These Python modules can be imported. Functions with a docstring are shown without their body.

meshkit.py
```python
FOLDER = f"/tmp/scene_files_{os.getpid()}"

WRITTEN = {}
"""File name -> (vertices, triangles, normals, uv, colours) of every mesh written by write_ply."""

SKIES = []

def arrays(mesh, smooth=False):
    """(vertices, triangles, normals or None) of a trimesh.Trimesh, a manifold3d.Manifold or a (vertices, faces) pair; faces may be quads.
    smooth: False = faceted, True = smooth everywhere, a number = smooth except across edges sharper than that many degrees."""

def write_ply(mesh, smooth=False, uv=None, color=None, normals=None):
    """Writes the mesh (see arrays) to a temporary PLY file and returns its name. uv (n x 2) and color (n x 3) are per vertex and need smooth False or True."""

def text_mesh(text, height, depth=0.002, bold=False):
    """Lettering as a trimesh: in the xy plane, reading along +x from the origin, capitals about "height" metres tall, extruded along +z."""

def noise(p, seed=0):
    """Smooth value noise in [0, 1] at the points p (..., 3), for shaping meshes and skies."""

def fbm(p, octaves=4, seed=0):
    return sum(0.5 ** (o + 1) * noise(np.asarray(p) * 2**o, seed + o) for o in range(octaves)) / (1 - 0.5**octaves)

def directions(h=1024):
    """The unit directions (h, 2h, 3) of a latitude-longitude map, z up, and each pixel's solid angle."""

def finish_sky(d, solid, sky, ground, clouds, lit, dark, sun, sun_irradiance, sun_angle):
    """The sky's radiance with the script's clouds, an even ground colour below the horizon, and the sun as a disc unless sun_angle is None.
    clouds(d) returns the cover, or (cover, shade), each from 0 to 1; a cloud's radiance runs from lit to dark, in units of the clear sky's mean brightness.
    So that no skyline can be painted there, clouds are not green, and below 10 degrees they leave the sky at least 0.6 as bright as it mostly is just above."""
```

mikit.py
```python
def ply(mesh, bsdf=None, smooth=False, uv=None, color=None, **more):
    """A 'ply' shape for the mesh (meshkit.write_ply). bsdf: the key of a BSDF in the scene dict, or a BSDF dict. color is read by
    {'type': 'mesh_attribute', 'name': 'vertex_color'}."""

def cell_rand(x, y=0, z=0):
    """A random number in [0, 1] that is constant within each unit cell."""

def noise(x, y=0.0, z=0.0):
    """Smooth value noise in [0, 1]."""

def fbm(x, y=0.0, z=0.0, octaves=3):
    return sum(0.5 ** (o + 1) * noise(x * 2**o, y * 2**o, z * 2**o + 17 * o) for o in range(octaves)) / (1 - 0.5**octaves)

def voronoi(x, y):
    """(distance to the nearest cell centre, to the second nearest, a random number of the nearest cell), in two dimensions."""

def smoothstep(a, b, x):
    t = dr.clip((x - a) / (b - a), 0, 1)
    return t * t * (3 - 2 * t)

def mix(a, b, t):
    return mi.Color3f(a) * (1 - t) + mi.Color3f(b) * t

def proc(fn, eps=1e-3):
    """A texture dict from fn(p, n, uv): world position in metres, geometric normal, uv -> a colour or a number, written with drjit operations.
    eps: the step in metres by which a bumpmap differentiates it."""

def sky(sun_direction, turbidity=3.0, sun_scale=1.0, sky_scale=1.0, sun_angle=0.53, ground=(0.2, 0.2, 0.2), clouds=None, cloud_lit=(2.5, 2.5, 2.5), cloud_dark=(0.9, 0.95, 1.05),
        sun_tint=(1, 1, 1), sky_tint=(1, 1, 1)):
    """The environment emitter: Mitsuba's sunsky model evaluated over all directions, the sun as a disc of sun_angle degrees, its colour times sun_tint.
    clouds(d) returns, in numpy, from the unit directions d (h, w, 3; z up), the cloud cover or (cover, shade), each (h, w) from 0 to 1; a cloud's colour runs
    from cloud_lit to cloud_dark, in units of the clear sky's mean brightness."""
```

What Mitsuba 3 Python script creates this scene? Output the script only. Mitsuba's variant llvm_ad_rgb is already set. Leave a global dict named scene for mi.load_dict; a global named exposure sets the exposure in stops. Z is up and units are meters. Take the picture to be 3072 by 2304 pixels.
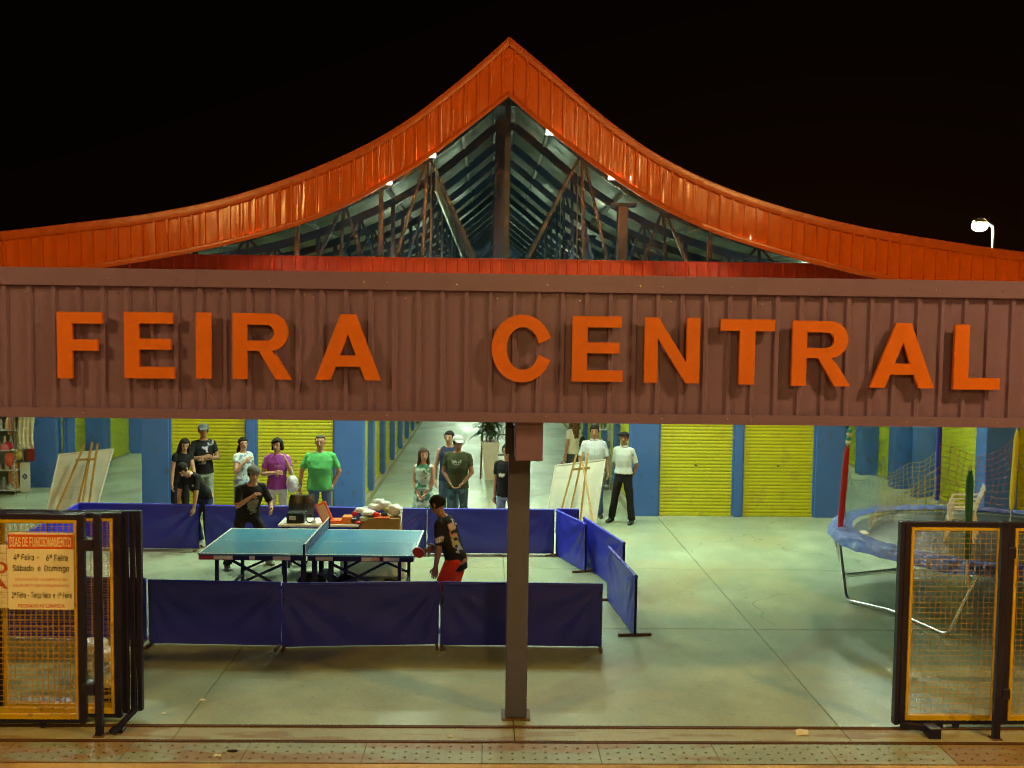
import math, numpy as np, trimesh, manifold3d as m3, mitsuba as mi, drjit as dr, mikit, meshkit
from shapely.geometry import Polygon, Point, box as sbox
from shapely.ops import unary_union
from scipy.interpolate import PchipInterpolator
from mikit import proc, noise, fbm, mix, smoothstep, ply, cell_rand

T = mi.ScalarTransform4f
PI = math.pi
rng = np.random.default_rng(7)
scene, labels = {}, {}

# ------------------------------------------------------------------ camera, sky, light, exposure
CAM = np.array([0, 0, 3.7343])
FW, UP = np.array([0.024053, 0.997856, -0.060862]), np.array([-0.011829, 0.061160, 0.998058])
scene['camera'] = {'type': 'perspective', 'fov': math.degrees(2 * math.atan(1536 / 3050)), 'fov_axis': 'x', 'near_clip': 0.1, 'far_clip': 400.0,
                   'to_world': T().look_at(origin=CAM.tolist(), target=(CAM + FW).tolist(), up=UP.tolist())}
scene['sky'] = {**mikit.sky((0.3, 0.9, 0.02), turbidity=3, sun_scale=0.0, sky_scale=0.003, sky_tint=(1.0, 0.62, 0.4)), 'sampling_weight': 0.3}
exposure = 3.0
SODIUM = np.array([1.0, 0.60, 0.15])        # street lamps outside
TUBE = np.array([0.76, 1.0, 0.70])          # greenish hall lamps
SOD_W, HALL_W = 330.0, 22.0
FLOOD_W = 172.0                # radiance scales

# ------------------------------------------------------------------ helpers
def number(k):
    if k not in scene and k not in labels and not any(x.startswith(k + '__') for x in scene): return k
    i = 1
    while f'{k}_{i:03d}' in scene or f'{k}_{i:03d}' in labels or any(x.startswith(f'{k}_{i:03d}__') for x in scene): i += 1
    return f'{k}_{i:03d}'
_used = {}
def uniq(k):
    n = _used.get(k, -1) + 1
    _used[k] = n
    return k if n == 0 else f'{k}_{n:03d}'
def lab(k, label=None, cat=None, group=None, kind=None):
    d = labels.setdefault(k, {})
    for a, b in (('label', label), ('category', cat), ('group', group), ('kind', kind)):
        if b: d[a] = b
def thing(name, label, cat, group=None):
    k = uniq(name); lab(k, label, cat, group); return k
def tm(v, f):
    f = np.asarray(f, int)
    if f.ndim == 2 and f.shape[1] == 4: f = np.vstack([f[:, [0, 1, 2]], f[:, [0, 2, 3]]])
    return trimesh.Trimesh(np.asarray(v, float), f, process=False)
def cat(*ms):
    ms = [m for m in ms if m is not None]
    return trimesh.util.concatenate(ms) if len(ms) > 1 else ms[0]
def add(parent, name, mesh, mat, smooth=False, color=None, label=None, kind=None, **more):
    """one entry; name '' = the thing itself"""
    key = parent if name == '' else uniq(parent + '__' + name if parent else name)
    if hasattr(mesh, 'to_mesh'):
        q = mesh.to_mesh(); mesh = tm(q.vert_properties[:, :3], q.tri_verts)
    if color is not None:
        if smooth is not False and smooth is not True:
            mesh = trimesh.graph.smooth_shade(mesh, angle=math.radians(smooth), facet_minarea=None); smooth = True
        c = color(np.array(mesh.vertices)) if callable(color) else np.tile(np.asarray(color, float), (len(mesh.vertices), 1))
        scene[key] = ply(mesh, mat, smooth=smooth, color=np.clip(c, 0, 1), **more)
    else:
        scene[key] = ply(mesh, mat, smooth=smooth, **more)
    if label or kind: lab(key, label, None, None, kind)
    return key
def bx(x0, x1, y0, y1, z0, z1):
    m = trimesh.creation.box((abs(x1 - x0), abs(y1 - y0), abs(z1 - z0))); m.apply_translation(((x0 + x1) / 2, (y0 + y1) / 2, (z0 + z1) / 2)); return m
def rbx(x0, x1, y0, y1, z0, z1, c=0.006):
    """box with chamfered edges"""
    a, b = np.array([x0, y0, z0], float), np.array([x1, y1, z1], float)
    P = []
    for s in np.ndindex(2, 2, 2):
        p = np.where(np.array(s) == 1, b, a); d = np.where(np.array(s) == 1, -1, 1) * c
        for k in range(3):
            q = p + d; q[k] = p[k]; P.append(q)
    return trimesh.convex.convex_hull(np.array(P))
def bar(p, q, w, h=None, up=(0, 0, 1)):
    """box bar from p to q, w sideways, h along up"""
    p, q = np.asarray(p, float), np.asarray(q, float); h = h or w
    d = q - p; L = np.linalg.norm(d); d /= L
    u = np.asarray(up, float)
    if abs(d @ u) > .98: u = np.array([0, 1.0, 0]) if abs(d[1]) < .9 else np.array([1.0, 0, 0])
    s = np.cross(d, u); s /= np.linalg.norm(s); u = np.cross(s, d)
    v = [p + a * w / 2 * s + b * h / 2 * u + c * d * L for c in (0, 1) for a, b in ((-1, -1), (1, -1), (1, 1), (-1, 1))]
    return tm(v, [[3, 2, 1, 0], [4, 5, 6, 7], [0, 1, 5, 4], [1, 2, 6, 5], [2, 3, 7, 6], [3, 0, 4, 7]])
def tube(path, r, n=8, closed=False):
    p = np.asarray(path, float); N = len(p); r = np.broadcast_to(r, (N,))
    t = (np.roll(p, -1, 0) - np.roll(p, 1, 0)) if closed else np.gradient(p, axis=0)
    t /= np.linalg.norm(t, axis=1, keepdims=True) + 1e-12
    ref = np.array([0, 0, 1.0]) if abs(t[:, 2]).mean() < .8 else np.array([1.0, 0, 0])
    a = np.cross(t, ref); a /= np.linalg.norm(a, axis=1, keepdims=True) + 1e-12
    b = np.cross(t, a); g = np.arange(n) * 2 * PI / n
    v = (p[:, None] + r[:, None, None] * (np.cos(g)[None, :, None] * a[:, None] + np.sin(g)[None, :, None] * b[:, None])).reshape(-1, 3)
    f = []
    for i in range(N if closed else N - 1):
        j = (i + 1) % N
        for k in range(n):
            l = (k + 1) % n; f.append([i * n + k, i * n + l, j * n + l, j * n + k])
    m = tm(v, f)
    if not closed:
        caps = [[0, k + 1, k] for k in range(1, n - 1)] + [[(N - 1) * n, (N - 1) * n + k, (N - 1) * n + k + 1] for k in range(1, n - 1)]
        m = tm(m.vertices, np.vstack([m.faces, caps]))
    return m
def bend(pts, r=.06, k=5):
    """polyline with its inner corners rounded"""
    pts = [np.asarray(p, float) for p in pts]; out = [pts[0]]
    for a, b, c in zip(pts, pts[1:], pts[2:]):
        u = (a - b) / np.linalg.norm(a - b); w = (c - b) / np.linalg.norm(c - b)
        for t in np.linspace(0, 1, k): out.append((1 - t) ** 2 * (b + u * r) + 2 * t * (1 - t) * b + t * t * (b + w * r))
    return np.array(out + [pts[-1]])
def lathe(prof, n=20, c=(0, 0, 0)):
    prof = np.asarray(prof, float); g = np.arange(n) * 2 * PI / n
    v = np.stack([prof[:, None, 0] * np.cos(g), prof[:, None, 0] * np.sin(g), np.repeat(prof[:, 1:2], n, 1)], -1).reshape(-1, 3) + np.asarray(c)
    f = [[i * n + k, i * n + (k + 1) % n, (i + 1) * n + (k + 1) % n, (i + 1) * n + k] for i in range(len(prof) - 1) for k in range(n)]
    return tm(v, f)
def extr(poly, y0, y1):
    """shapely polygon in (x, z), extruded along y from y0 to y1"""
    gs = getattr(poly, 'geoms', [poly])
    m = cat(*[trimesh.creation.extrude_polygon(g, abs(y1 - y0), engine='earcut') for g in gs if g.area > 1e-9])
    v = np.array(m.vertices); m = tm(np.stack([v[:, 0], max(y0, y1) - v[:, 2], v[:, 1]], 1), m.faces)
    return m
def text(s, x0, x1, z0, y, cap, depth=.002, bold=False, fitw=True):
    """flat lettering facing -y, from x0 to x1, baseline z0"""
    m = meshkit.text_mesh(s, 1.0, .5, bold); v = np.array(m.vertices)
    lo, hi = v[:, 0].min(), v[:, 0].max()
    w = np.stack([x0 + (v[:, 0] - lo) / (hi - lo) * (x1 - x0), y - v[:, 2] / .5 * depth, z0 + v[:, 1] * cap], 1)
    return tm(w, m.faces)
def warp(m, f):
    v = np.array(m.vertices); return tm(f(v), m.faces)
def moved(m, loc=(0, 0, 0), rz=0.0, rx=0.0, ry=0.0, s=1.0):
    v = np.array(m.vertices) * s
    for a, (i, j) in ((rx, (1, 2)), (ry, (2, 0)), (rz, (0, 1))):
        if a:
            c, q = math.cos(a), math.sin(a); vi, vj = v[:, i].copy(), v[:, j].copy(); v[:, i], v[:, j] = c * vi - q * vj, q * vi + c * vj
    return tm(v + np.asarray(loc), m.faces)
def grid(nu, nv, fn):
    """surface fn(u, v) -> xyz, u and v from 0 to 1"""
    u, v = np.meshgrid(np.linspace(0, 1, nu + 1), np.linspace(0, 1, nv + 1), indexing='ij')
    p = fn(u.ravel(), v.ravel()); i, j = np.meshgrid(np.arange(nu), np.arange(nv), indexing='ij')
    a = (i * (nv + 1) + j).ravel(); q = np.stack([a, a + nv + 1, a + nv + 2, a + 1], 1)
    return tm(np.stack(np.broadcast_arrays(*p), 1), q)

# ------------------------------------------------------------------ materials
def two(b): return {'type': 'twosided', 'bsdf': b}
def rgb(c): return {'type': 'rgb', 'value': [float(x) for x in c]}
def prin(col, rough=.5, spec=.5, metal=0.0, **k):
    d = {'type': 'principled', 'base_color': col if isinstance(col, dict) else rgb(col), 'roughness': rough if isinstance(rough, dict) else float(rough), 'specular': float(spec)}
    if metal: d['metallic'] = float(metal)
    d.update(k); return d
VC = {'type': 'mesh_attribute', 'name': 'vertex_color'}
scene['cloth'] = two(prin(VC, .85, .25))
scene['skin'] = two(prin(VC, .5, .4))
scene['satin'] = two(prin(VC, .4, .5))
scene['gloss'] = two(prin(VC, .14, .5))
scene['chrome'] = two({'type': 'roughconductor', 'material': 'Al', 'alpha': .12})
scene['paper_gloss'] = two(prin(VC, .55, .3))

def c_concrete(p, n, uv):
    a = fbm(p.x * .55, p.y * .4, 0, 4); b = fbm(p.x * 2.2 + 9, p.y * 1.6, 3, 4); g = noise(p.x * 60, p.y * 60, p.z * 9)
    streak = fbm(p.x * 1.2 - p.y * 1.0, (p.x + p.y) * .18 + 4, 1, 3)
    c = mix((.225, .27, .185), (.325, .38, .27), smoothstep(.3, .72, a * .55 + b * .45))
    c = mix(c, mi.Color3f(.22, .22, .155), .75 * smoothstep(.54, .76, streak))
    c = mix(c, mi.Color3f(.31, .29, .16), .45 * smoothstep(.5, .7, fbm(p.x * .8 + 31, p.y * .8, 5, 4)))
    cr = dr.abs(fbm(p.x * .45 + 13, p.y * .45, 8, 4) - .5)
    c = mix(c, mi.Color3f(.12, .12, .08), .5 * smoothstep(.004, .0, cr) * smoothstep(.5, .6, noise(p.x * .3, p.y * .3, 4)))
    spot = smoothstep(.78, .95, fbm(p.x * 13, p.y * 13, 11, 2))
    c = mix(c, mi.Color3f(.15, .15, .12), .35 * spot)
    return c * (.93 + .14 * g)
def r_concrete(p, n, uv): return .27 + .26 * fbm(p.x * 1.1, p.y * .7, 7, 4)
scene['concrete'] = {'type': 'bumpmap', 'arbitrary': proc(lambda p, n, uv: fbm(p.x * 3, p.y * 1.6, 1, 3), eps=.02), 'scale': .010,
                     'bsdf': prin(proc(c_concrete), proc(r_concrete), .5)}
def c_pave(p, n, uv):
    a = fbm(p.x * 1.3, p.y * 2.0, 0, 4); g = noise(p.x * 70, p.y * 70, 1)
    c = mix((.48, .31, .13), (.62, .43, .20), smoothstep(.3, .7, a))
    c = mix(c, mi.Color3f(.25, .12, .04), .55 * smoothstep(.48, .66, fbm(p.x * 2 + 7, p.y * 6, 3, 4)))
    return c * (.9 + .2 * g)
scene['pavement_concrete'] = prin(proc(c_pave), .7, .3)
def plate_mat(most):
    def c(p, n, uv):
        a = fbm(p.x * 1.6, p.y * 5, 0, 4); g = noise(p.x * 90, p.y * 90, 2)
        k = mix((.20, .24, .20), (.33, .37, .31), a)
        k = mix(k, mi.Color3f(.24, .13, .045), .85 * smoothstep(most, most + .18, fbm(p.x * 1.3 + 5, p.y * 4, 4, 4)))
        return k * (.88 + .24 * g)
    return two(prin(proc(c), .5, .5))
scene['plate_steel'], scene['plate_rusted'] = plate_mat(.52), plate_mat(.30)
def c_strip(p, n, uv):
    a = fbm(p.x * 1.2, p.y * 3, 0, 4); g = noise(p.x * 60, p.y * 60, p.z * 9)
    c = mix((.28, .28, .20), (.38, .37, .28), a)
    return mix(c, mi.Color3f(.22, .12, .04), .6 * smoothstep(.5, .66, fbm(p.x * 1.9 + 3, p.y * 8, 2, 4))) * (.93 + .14 * g)
scene['strip_concrete'] = prin(proc(c_strip), .5, .4)
def c_rust(p, n, uv): return mix((.045, .028, .018), (.16, .07, .025), fbm(p.x * 5, p.y * 30, p.z * 30, 4))
scene['rail_steel'] = two(prin(proc(c_rust), .55, .5))
def sheet_mat(col, dirt, rough, sc=(1, 1, 1), amt=.35, bump=.004, bf=lambda p: fbm(p.x * 5, p.y * 5, p.z * 1.3, 3)):
    def c(p, n, uv):
        a = fbm(p.x * 3.1, p.y * 3.1, p.z * .9, 4); s = fbm(p.x * 9, p.y * 9, p.z * 2.5, 3); g = noise(p.x * 110, p.y * 110, p.z * 110)
        k = mix(col, dirt, amt * smoothstep(.45, .75, .5 * a + .5 * s))
        return k * (.95 + .10 * g)
    return two({'type': 'bumpmap', 'arbitrary': proc(lambda p, n, uv: bf(p), eps=.01), 'scale': bump,
                'bsdf': prin(proc(c), rough, .5)})
scene['orange_sheet'] = sheet_mat((.66, .106, .004), (.49, .072, .006), .18, amt=.4, bump=.010, bf=lambda p: fbm(p.x * 12, p.y * 4, p.z * 1.1, 2))
scene['orange_trim'] = sheet_mat((.56, .082, .004), (.42, .060, .006), .30, amt=.4, bump=.002)
scene['red_sheet'] = sheet_mat((.46, .030, .007), (.32, .024, .009), .4, amt=.5)
scene['brown_sheet'] = sheet_mat((.170, .108, .245), (.145, .092, .20), .34, amt=.25, bump=.0006)
scene['post_paint'] = sheet_mat((.076, .080, .165), (.06, .063, .13), .5, amt=.3, bump=.0006)
scene['letter_paint'] = sheet_mat((.58, .125, .002), (.51, .108, .004), .5, amt=.5, bump=.001)
def c_roof(p, n, uv):
    a = fbm(p.x * 2.5, p.y * .8, p.z * 2, 4)
    return mix((.20, .25, .235), (.36, .41, .385), smoothstep(.3, .7, a))
scene['roof_metal'] = two(prin(proc(c_roof), .33, .5, .55))
scene['blue_steel'] = two(prin(proc(lambda p, n, uv: mix((.004, .016, .038), (.008, .030, .065), fbm(p.x * 6, p.y * 6, p.z * 6, 3))), .4, .5))
scene['grey_steel'] = two(prin(proc(lambda p, n, uv: mix((.15, .17, .155), (.25, .27, .25), fbm(p.x * 5, p.y * 5, p.z * 5, 3))), .4, .5))
def c_blue(p, n, uv):
    a = fbm(p.x * 2, p.y * 2, p.z * 1.2, 4); g = noise(p.x * 40, p.y * 40, p.z * 40)
    c = mix((.040, .118, .38), (.055, .150, .45), a)
    sc = smoothstep(.66, .74, fbm(p.x * 9, p.y * 9, p.z * 5, 4)) 
    return mix(c, mi.Color3f(.06, .09, .17), .5 * sc) * (.95 + .1 * g)
scene['blue_paint'] = two(prin(proc(c_blue), .55, .4))
def c_yel(p, n, uv):
    a = fbm(p.x * 2.2, p.y * 2.2, p.z * 7, 4); g = noise(p.x * 50, p.y * 50, p.z * 50)
    c = mix((.40, .415, .006), (.485, .50, .010), a)
    return mix(c, mi.Color3f(.38, .34, .03), .45 * smoothstep(.58, .72, fbm(p.x * 5 + 3, p.y * 5, p.z * 2.5, 4))) * (.95 + .1 * g)
scene['yellow_paint'] = two(prin(proc(c_yel), .42, .5))
scene['plinth_concrete'] = two(prin(proc(lambda p, n, uv: mix((.22, .22, .14), (.32, .31, .20), fbm(p.x * 4, p.y * 4, p.z * 4, 4))), .7, .3))
def c_vinyl(p, n, uv):
    a = fbm(p.x * 1.8, p.y * 1.8, p.z * 2.5, 4); g = noise(p.x * 120, p.y * 120, p.z * 120)
    return mix((.018, .022, .40), (.030, .036, .54), a) * (.9 + .2 * g)
scene['vinyl'] = two({'type': 'bumpmap', 'arbitrary': proc(lambda p, n, uv: fbm(p.x * 4, p.y * 4, p.z * 3, 3), eps=.01), 'scale': .02, 'bsdf': prin(proc(c_vinyl), .38, .5)})
def c_table(p, n, uv):
    a = fbm(p.x * 3, p.y * 3, 1, 4); g = noise(p.x * 80, p.y * 80, 1)
    c = mix((.045, .18, .31), (.06, .23, .37), a)
    return c * (.95 + .1 * g)
scene['table_blue'] = prin(proc(c_table), proc(lambda p, n, uv: .20 + .14 * fbm(p.x * 2, p.y * 2, 5, 3)), .5)
def c_steel_dark(p, n, uv): return mix((.009, .008, .028), (.021, .018, .060), fbm(p.x * 9, p.y * 9, p.z * 4, 4)) * (.9 + .2 * noise(p.x * 130, p.y * 130, p.z * 130))
scene['gate_dark'] = two(prin(proc(c_steel_dark), .36, .3))
def c_gyel(p, n, uv):
    return mix(mix((.50, .31, .006), (.62, .40, .010), fbm(p.x * 9, p.y * 9, p.z * 5, 3)), mi.Color3f(.22, .10, .015), .6 * smoothstep(.6, .72, fbm(p.x * 20, p.y * 20, p.z * 14, 4)))
scene['gate_yellow'] = two(prin(proc(c_gyel), .45, .5))
scene['wire'] = two(prin((.55, .30, .025), .5, .4))
def c_wood(p, n, uv): return mix((.26, .15, .04), (.40, .25, .075), fbm(p.x * 30, p.y * 30, p.z * 3, 4))
scene['wood'] = two(prin(proc(c_wood), .55, .4))
def c_board(p, n, uv):
    a = fbm(p.x * 2.5, p.y * 2.5, p.z * 2.5, 4)
    s = smoothstep(.6, .75, fbm(p.x * 1.1, p.z * 9, 3, 3))
    return mix(mix((.52, .53, .46), (.66, .66, .58), a), mi.Color3f(.45, .43, .36), .4 * s)
scene['board_white'] = two(prin(proc(c_board), .6, .3))
def c_card(p, n, uv): return mix((.22, .14, .055), (.30, .20, .085), fbm(p.x * 5, p.y * 5, p.z * 12, 4))
scene['cardboard'] = two(prin(proc(c_card), .8, .2))
scene['plastic_white'] = two(prin(proc(lambda p, n, uv: mix((.58, .59, .54), (.72, .73, .68), fbm(p.x * 7, p.y * 7, p.z * 7, 3))), .32, .5))
scene['glass_jar'] = two(prin(VC, .06, .6))
def c_leaf(p, n, uv): return mix((.012, .035, .010), (.05, .10, .03), noise(p.x * 9, p.y * 9, p.z * 9))
scene['leaf'] = two(prin(proc(c_leaf), .4, .5))
def c_pad(p, n, uv):
    a = fbm(p.x * 9, p.y * 9, p.z * 9, 3)
    return mix((.06, .12, .48), (.16, .25, .68), a)
scene['pad_vinyl'] = two({'type': 'bumpmap', 'arbitrary': proc(lambda p, n, uv: fbm(p.x * 16, p.y * 16, p.z * 10, 3), eps=.006), 'scale': .09, 'bsdf': prin(proc(c_pad), .24, .9, clearcoat=1.0, clearcoat_gloss=.9)})
scene['jump_mat'] = two(prin(proc(lambda p, n, uv: mix((.022, .030, .028), (.05, .06, .055), fbm(p.x * 4, p.y * 4, 0, 4))), .33, .5))

# ================================================================== GROUND
add('pavement', '', bx(-60, 60, -30, 8.385, -.30, 0), 'pavement_concrete'); lab('pavement', 'orange lit concrete pavement in front of the market entrance', None, None, 'structure')
add('terrain', '', grid(1, 1, lambda u, v: ((u - .5) * 700, v * 640 - 60, u * 0 - .32)), 'pavement_concrete'); lab('terrain', 'dark ground stretching away round the market', None, None, 'structure')
lab('market_floor', 'polished greenish concrete floor slabs of the market hall', None, None, 'structure')
add('market_floor', '', bx(-16, 16, 9.19, 76, -.30, -.022), 'strip_concrete')
xs = np.arange(-2.76 - 3.04 * 5, 17, 3.04); ys = [9.192] + list(np.arange(12.23, 76, 3.04))
for i in range(len(xs) - 1):
    for j in range(len(ys) - 1):
        if ys[j] > 50 and abs(xs[i] + 1.5) > 6: continue
        add('market_floor', 'slab', rbx(xs[i] + .005, xs[i + 1] - .005, ys[j] + (.005 if j else 0), ys[j + 1] - .005, -.02, 0, .004), 'concrete')
lab('threshold', 'stained concrete strip between the two gate rails', None, None, 'structure')
for a, b in zip(list(xs[:-1]), list(xs[1:])): add('threshold', 'strip_slab', rbx(a + .004, b - .004, 8.852, 9.148, -.2, 0, .004), 'strip_concrete')
for nm, y, l in (('gate_rail', 9.17, 'rusty inner sliding gate rail set flush in the floor'), ('gate_rail', 8.83, 'rusty outer sliding gate rail beside the drain plates')):
    k = thing(nm, l, 'rail'); add(k, '', cat(bx(-12, 12, y - .019, y - .008, -.05, .012), bx(-12, 12, y + .008, y + .019, -.05, .012), bx(-12, 12, y - .009, y + .009, -.05, -.012)), 'rail_steel')
# perforated steel drain covers
DRL = ['rusted drain cover plate cut by the left picture edge', 'rusted drain cover plate under the left gate leaves', 'drain cover plate just right of the left guide post', 'pale drain cover plate carrying the dark rubber scrap', 'pale drain cover plate between the rubber scrap plate and the support post', 'pale drain cover plate straight in front of the support post',
       'pale drain cover plate next on the right of the one before the support post', 'pale drain cover plate left of the one below the white paper', 'pale drain cover plate below the crumpled white paper', 'rusted drain cover plate at the foot of the right gate']
for i in range(2, 12):
    x0 = -7.15 + i * 1.02
    k = thing('drain_cover', DRL[i - 2], 'drain cover')
    pl = sbox(x0 + .003, -8.80, x0 + 1.017, -8.40); hol = []
    for r in range(3):
        for c in range(10):
            hol.append(Point(x0 + .07 + c * .096 + (.0 if r != 1 else .0), -8.475 - r * .115 - (.03 if c % 2 else 0)).buffer(.0135, 4))
    pl = pl.difference(unary_union(hol))
    m = trimesh.creation.extrude_polygon(pl, .008, engine='earcut'); v = np.array(m.vertices)
    m = tm(np.stack([v[:, 0], -v[:, 1], v[:, 2] - .004], 1), m.faces[:, ::-1])
    tilt = rng.normal(0, .0025)
    add(k, '', warp(m, lambda v: v + np.stack([v[:, 0] * 0, v[:, 0] * 0, tilt * (v[:, 0] - x0 - .5)], 1)), 'plate_rusted' if (i < 4 or i > 10) else 'plate_steel')
add('drain_channel', '', cat(bx(-8, 8, 8.386, 8.81, -.34, -.15), bx(-8, 8, 8.386, 8.399, -.15, -.004), bx(-8, 8, 8.802, 8.81, -.15, -.004)), 'rail_steel'); lab('drain_channel', 'dark drain channel beneath the perforated cover plates', None, None, 'structure')

# ================================================================== SIGN
def profile(x0, x1, pitch=.207, h=.028, phase=0.0, crest=.032, slope=.014):
    """trapezoid sheet: list of (x, lift) from x0 to x1"""
    P = []
    k0, k1 = math.floor((x0 - phase) / pitch) - 1, math.ceil((x1 - phase) / pitch) + 1
    for k in range(k0, k1):
        c = phase + k * pitch
        P += [(c - crest / 2 - slope, 0), (c - crest / 2, h), (c + crest / 2, h), (c + crest / 2 + slope, 0)]
        m = c + pitch / 2
        P += [(m - .014, 0), (m - .005, .0014), (m + .005, .0014), (m + .014, 0)]
    P = np.array(P); xs = np.unique(np.clip(np.concatenate([[x0, x1], P[:, 0]]), x0, x1))
    return xs, np.interp(xs, P[:, 0], P[:, 1])
def sheet(x0, x1, y, zlo, zhi, phase=0.0, nz=1, jit=0.0, **pk):
    xs, d = profile(x0, x1, phase=phase, **pk)
    zl, zh = (np.array([f(x) for x in xs]) if callable(f) else np.full(len(xs), float(f)) for f in (zlo, zhi))
    V = []
    for t in np.linspace(0, 1, nz + 1):
        z = zl + (zh - zl) * t; w = 0
        if jit:
            q = np.stack([xs * 1.7, z * 1.3, z * 0 + y], 1); w = jit * (meshkit.fbm(q, 3, 5) - .5)
        V.append(np.stack([xs, y - d + w, z], 1))
    V = np.concatenate(V); n = len(xs)
    F = [[a * n + i, a * n + i + 1, (a + 1) * n + i + 1, (a + 1) * n + i] for a in range(nz) for i in range(n - 1)]
    return tm(V, F)
sg = thing('sign_board', 'long brown ribbed metal sign board carrying the raised orange letters of the market name', 'sign')
x = -7.03; 
while x < 7:
    add(sg, 'cladding_sheet', sheet(x, x + 1.035, 8.80, 2.93, 4.03, phase=.02, nz=3, jit=.004), 'brown_sheet', smooth=20); x += 1.035
add(sg, 'back_panel', bx(-7.0, 7.2, 8.93, 8.95, 2.93, 4.02), 'brown_sheet')
for a, b in ((-7.1, -2.49), (-2.487, 2.30), (2.303, 7.2)):
    add(sg, 'top_flashing', cat(rbx(a, b, 8.748, 8.756, 3.995, 4.145, .002), rbx(a, b, 8.7562, 8.96, 4.137, 4.1449, .002)), 'brown_sheet')
    add(sg, 'bottom_flashing', cat(rbx(a, b, 8.748, 8.756, 2.868, 2.955, .002), rbx(a, b, 8.7562, 8.96, 2.8681, 2.876, .002)), 'brown_sheet')
scr = lathe([(0, -.006), (.005, -.006), (.008, -.002), (.008, .0)], 8)
for i, x in enumerate(np.arange(-6.6, 7, .79)):
    for z in (4.058, 2.915):
        for dx in ((0, .2) if i % 3 == 1 else (0,)):
            add(sg, 'screw', moved(warp(scr, lambda v: np.stack([v[:, 0], v[:, 2], v[:, 1]], 1)), (x + dx + rng.normal(0, .012), 8.747, z + rng.normal(0, .004))), 'chrome')
    for dx in (-.02, .055):
        add(sg, 'screw', moved(warp(scr, lambda v: np.stack([v[:, 0], v[:, 2], v[:, 1]], 1)), (x + .3 + dx, 8.797, 3.93 + rng.normal(0, .01))), 'chrome')
def poly(*p): return Polygon(p)
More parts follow.
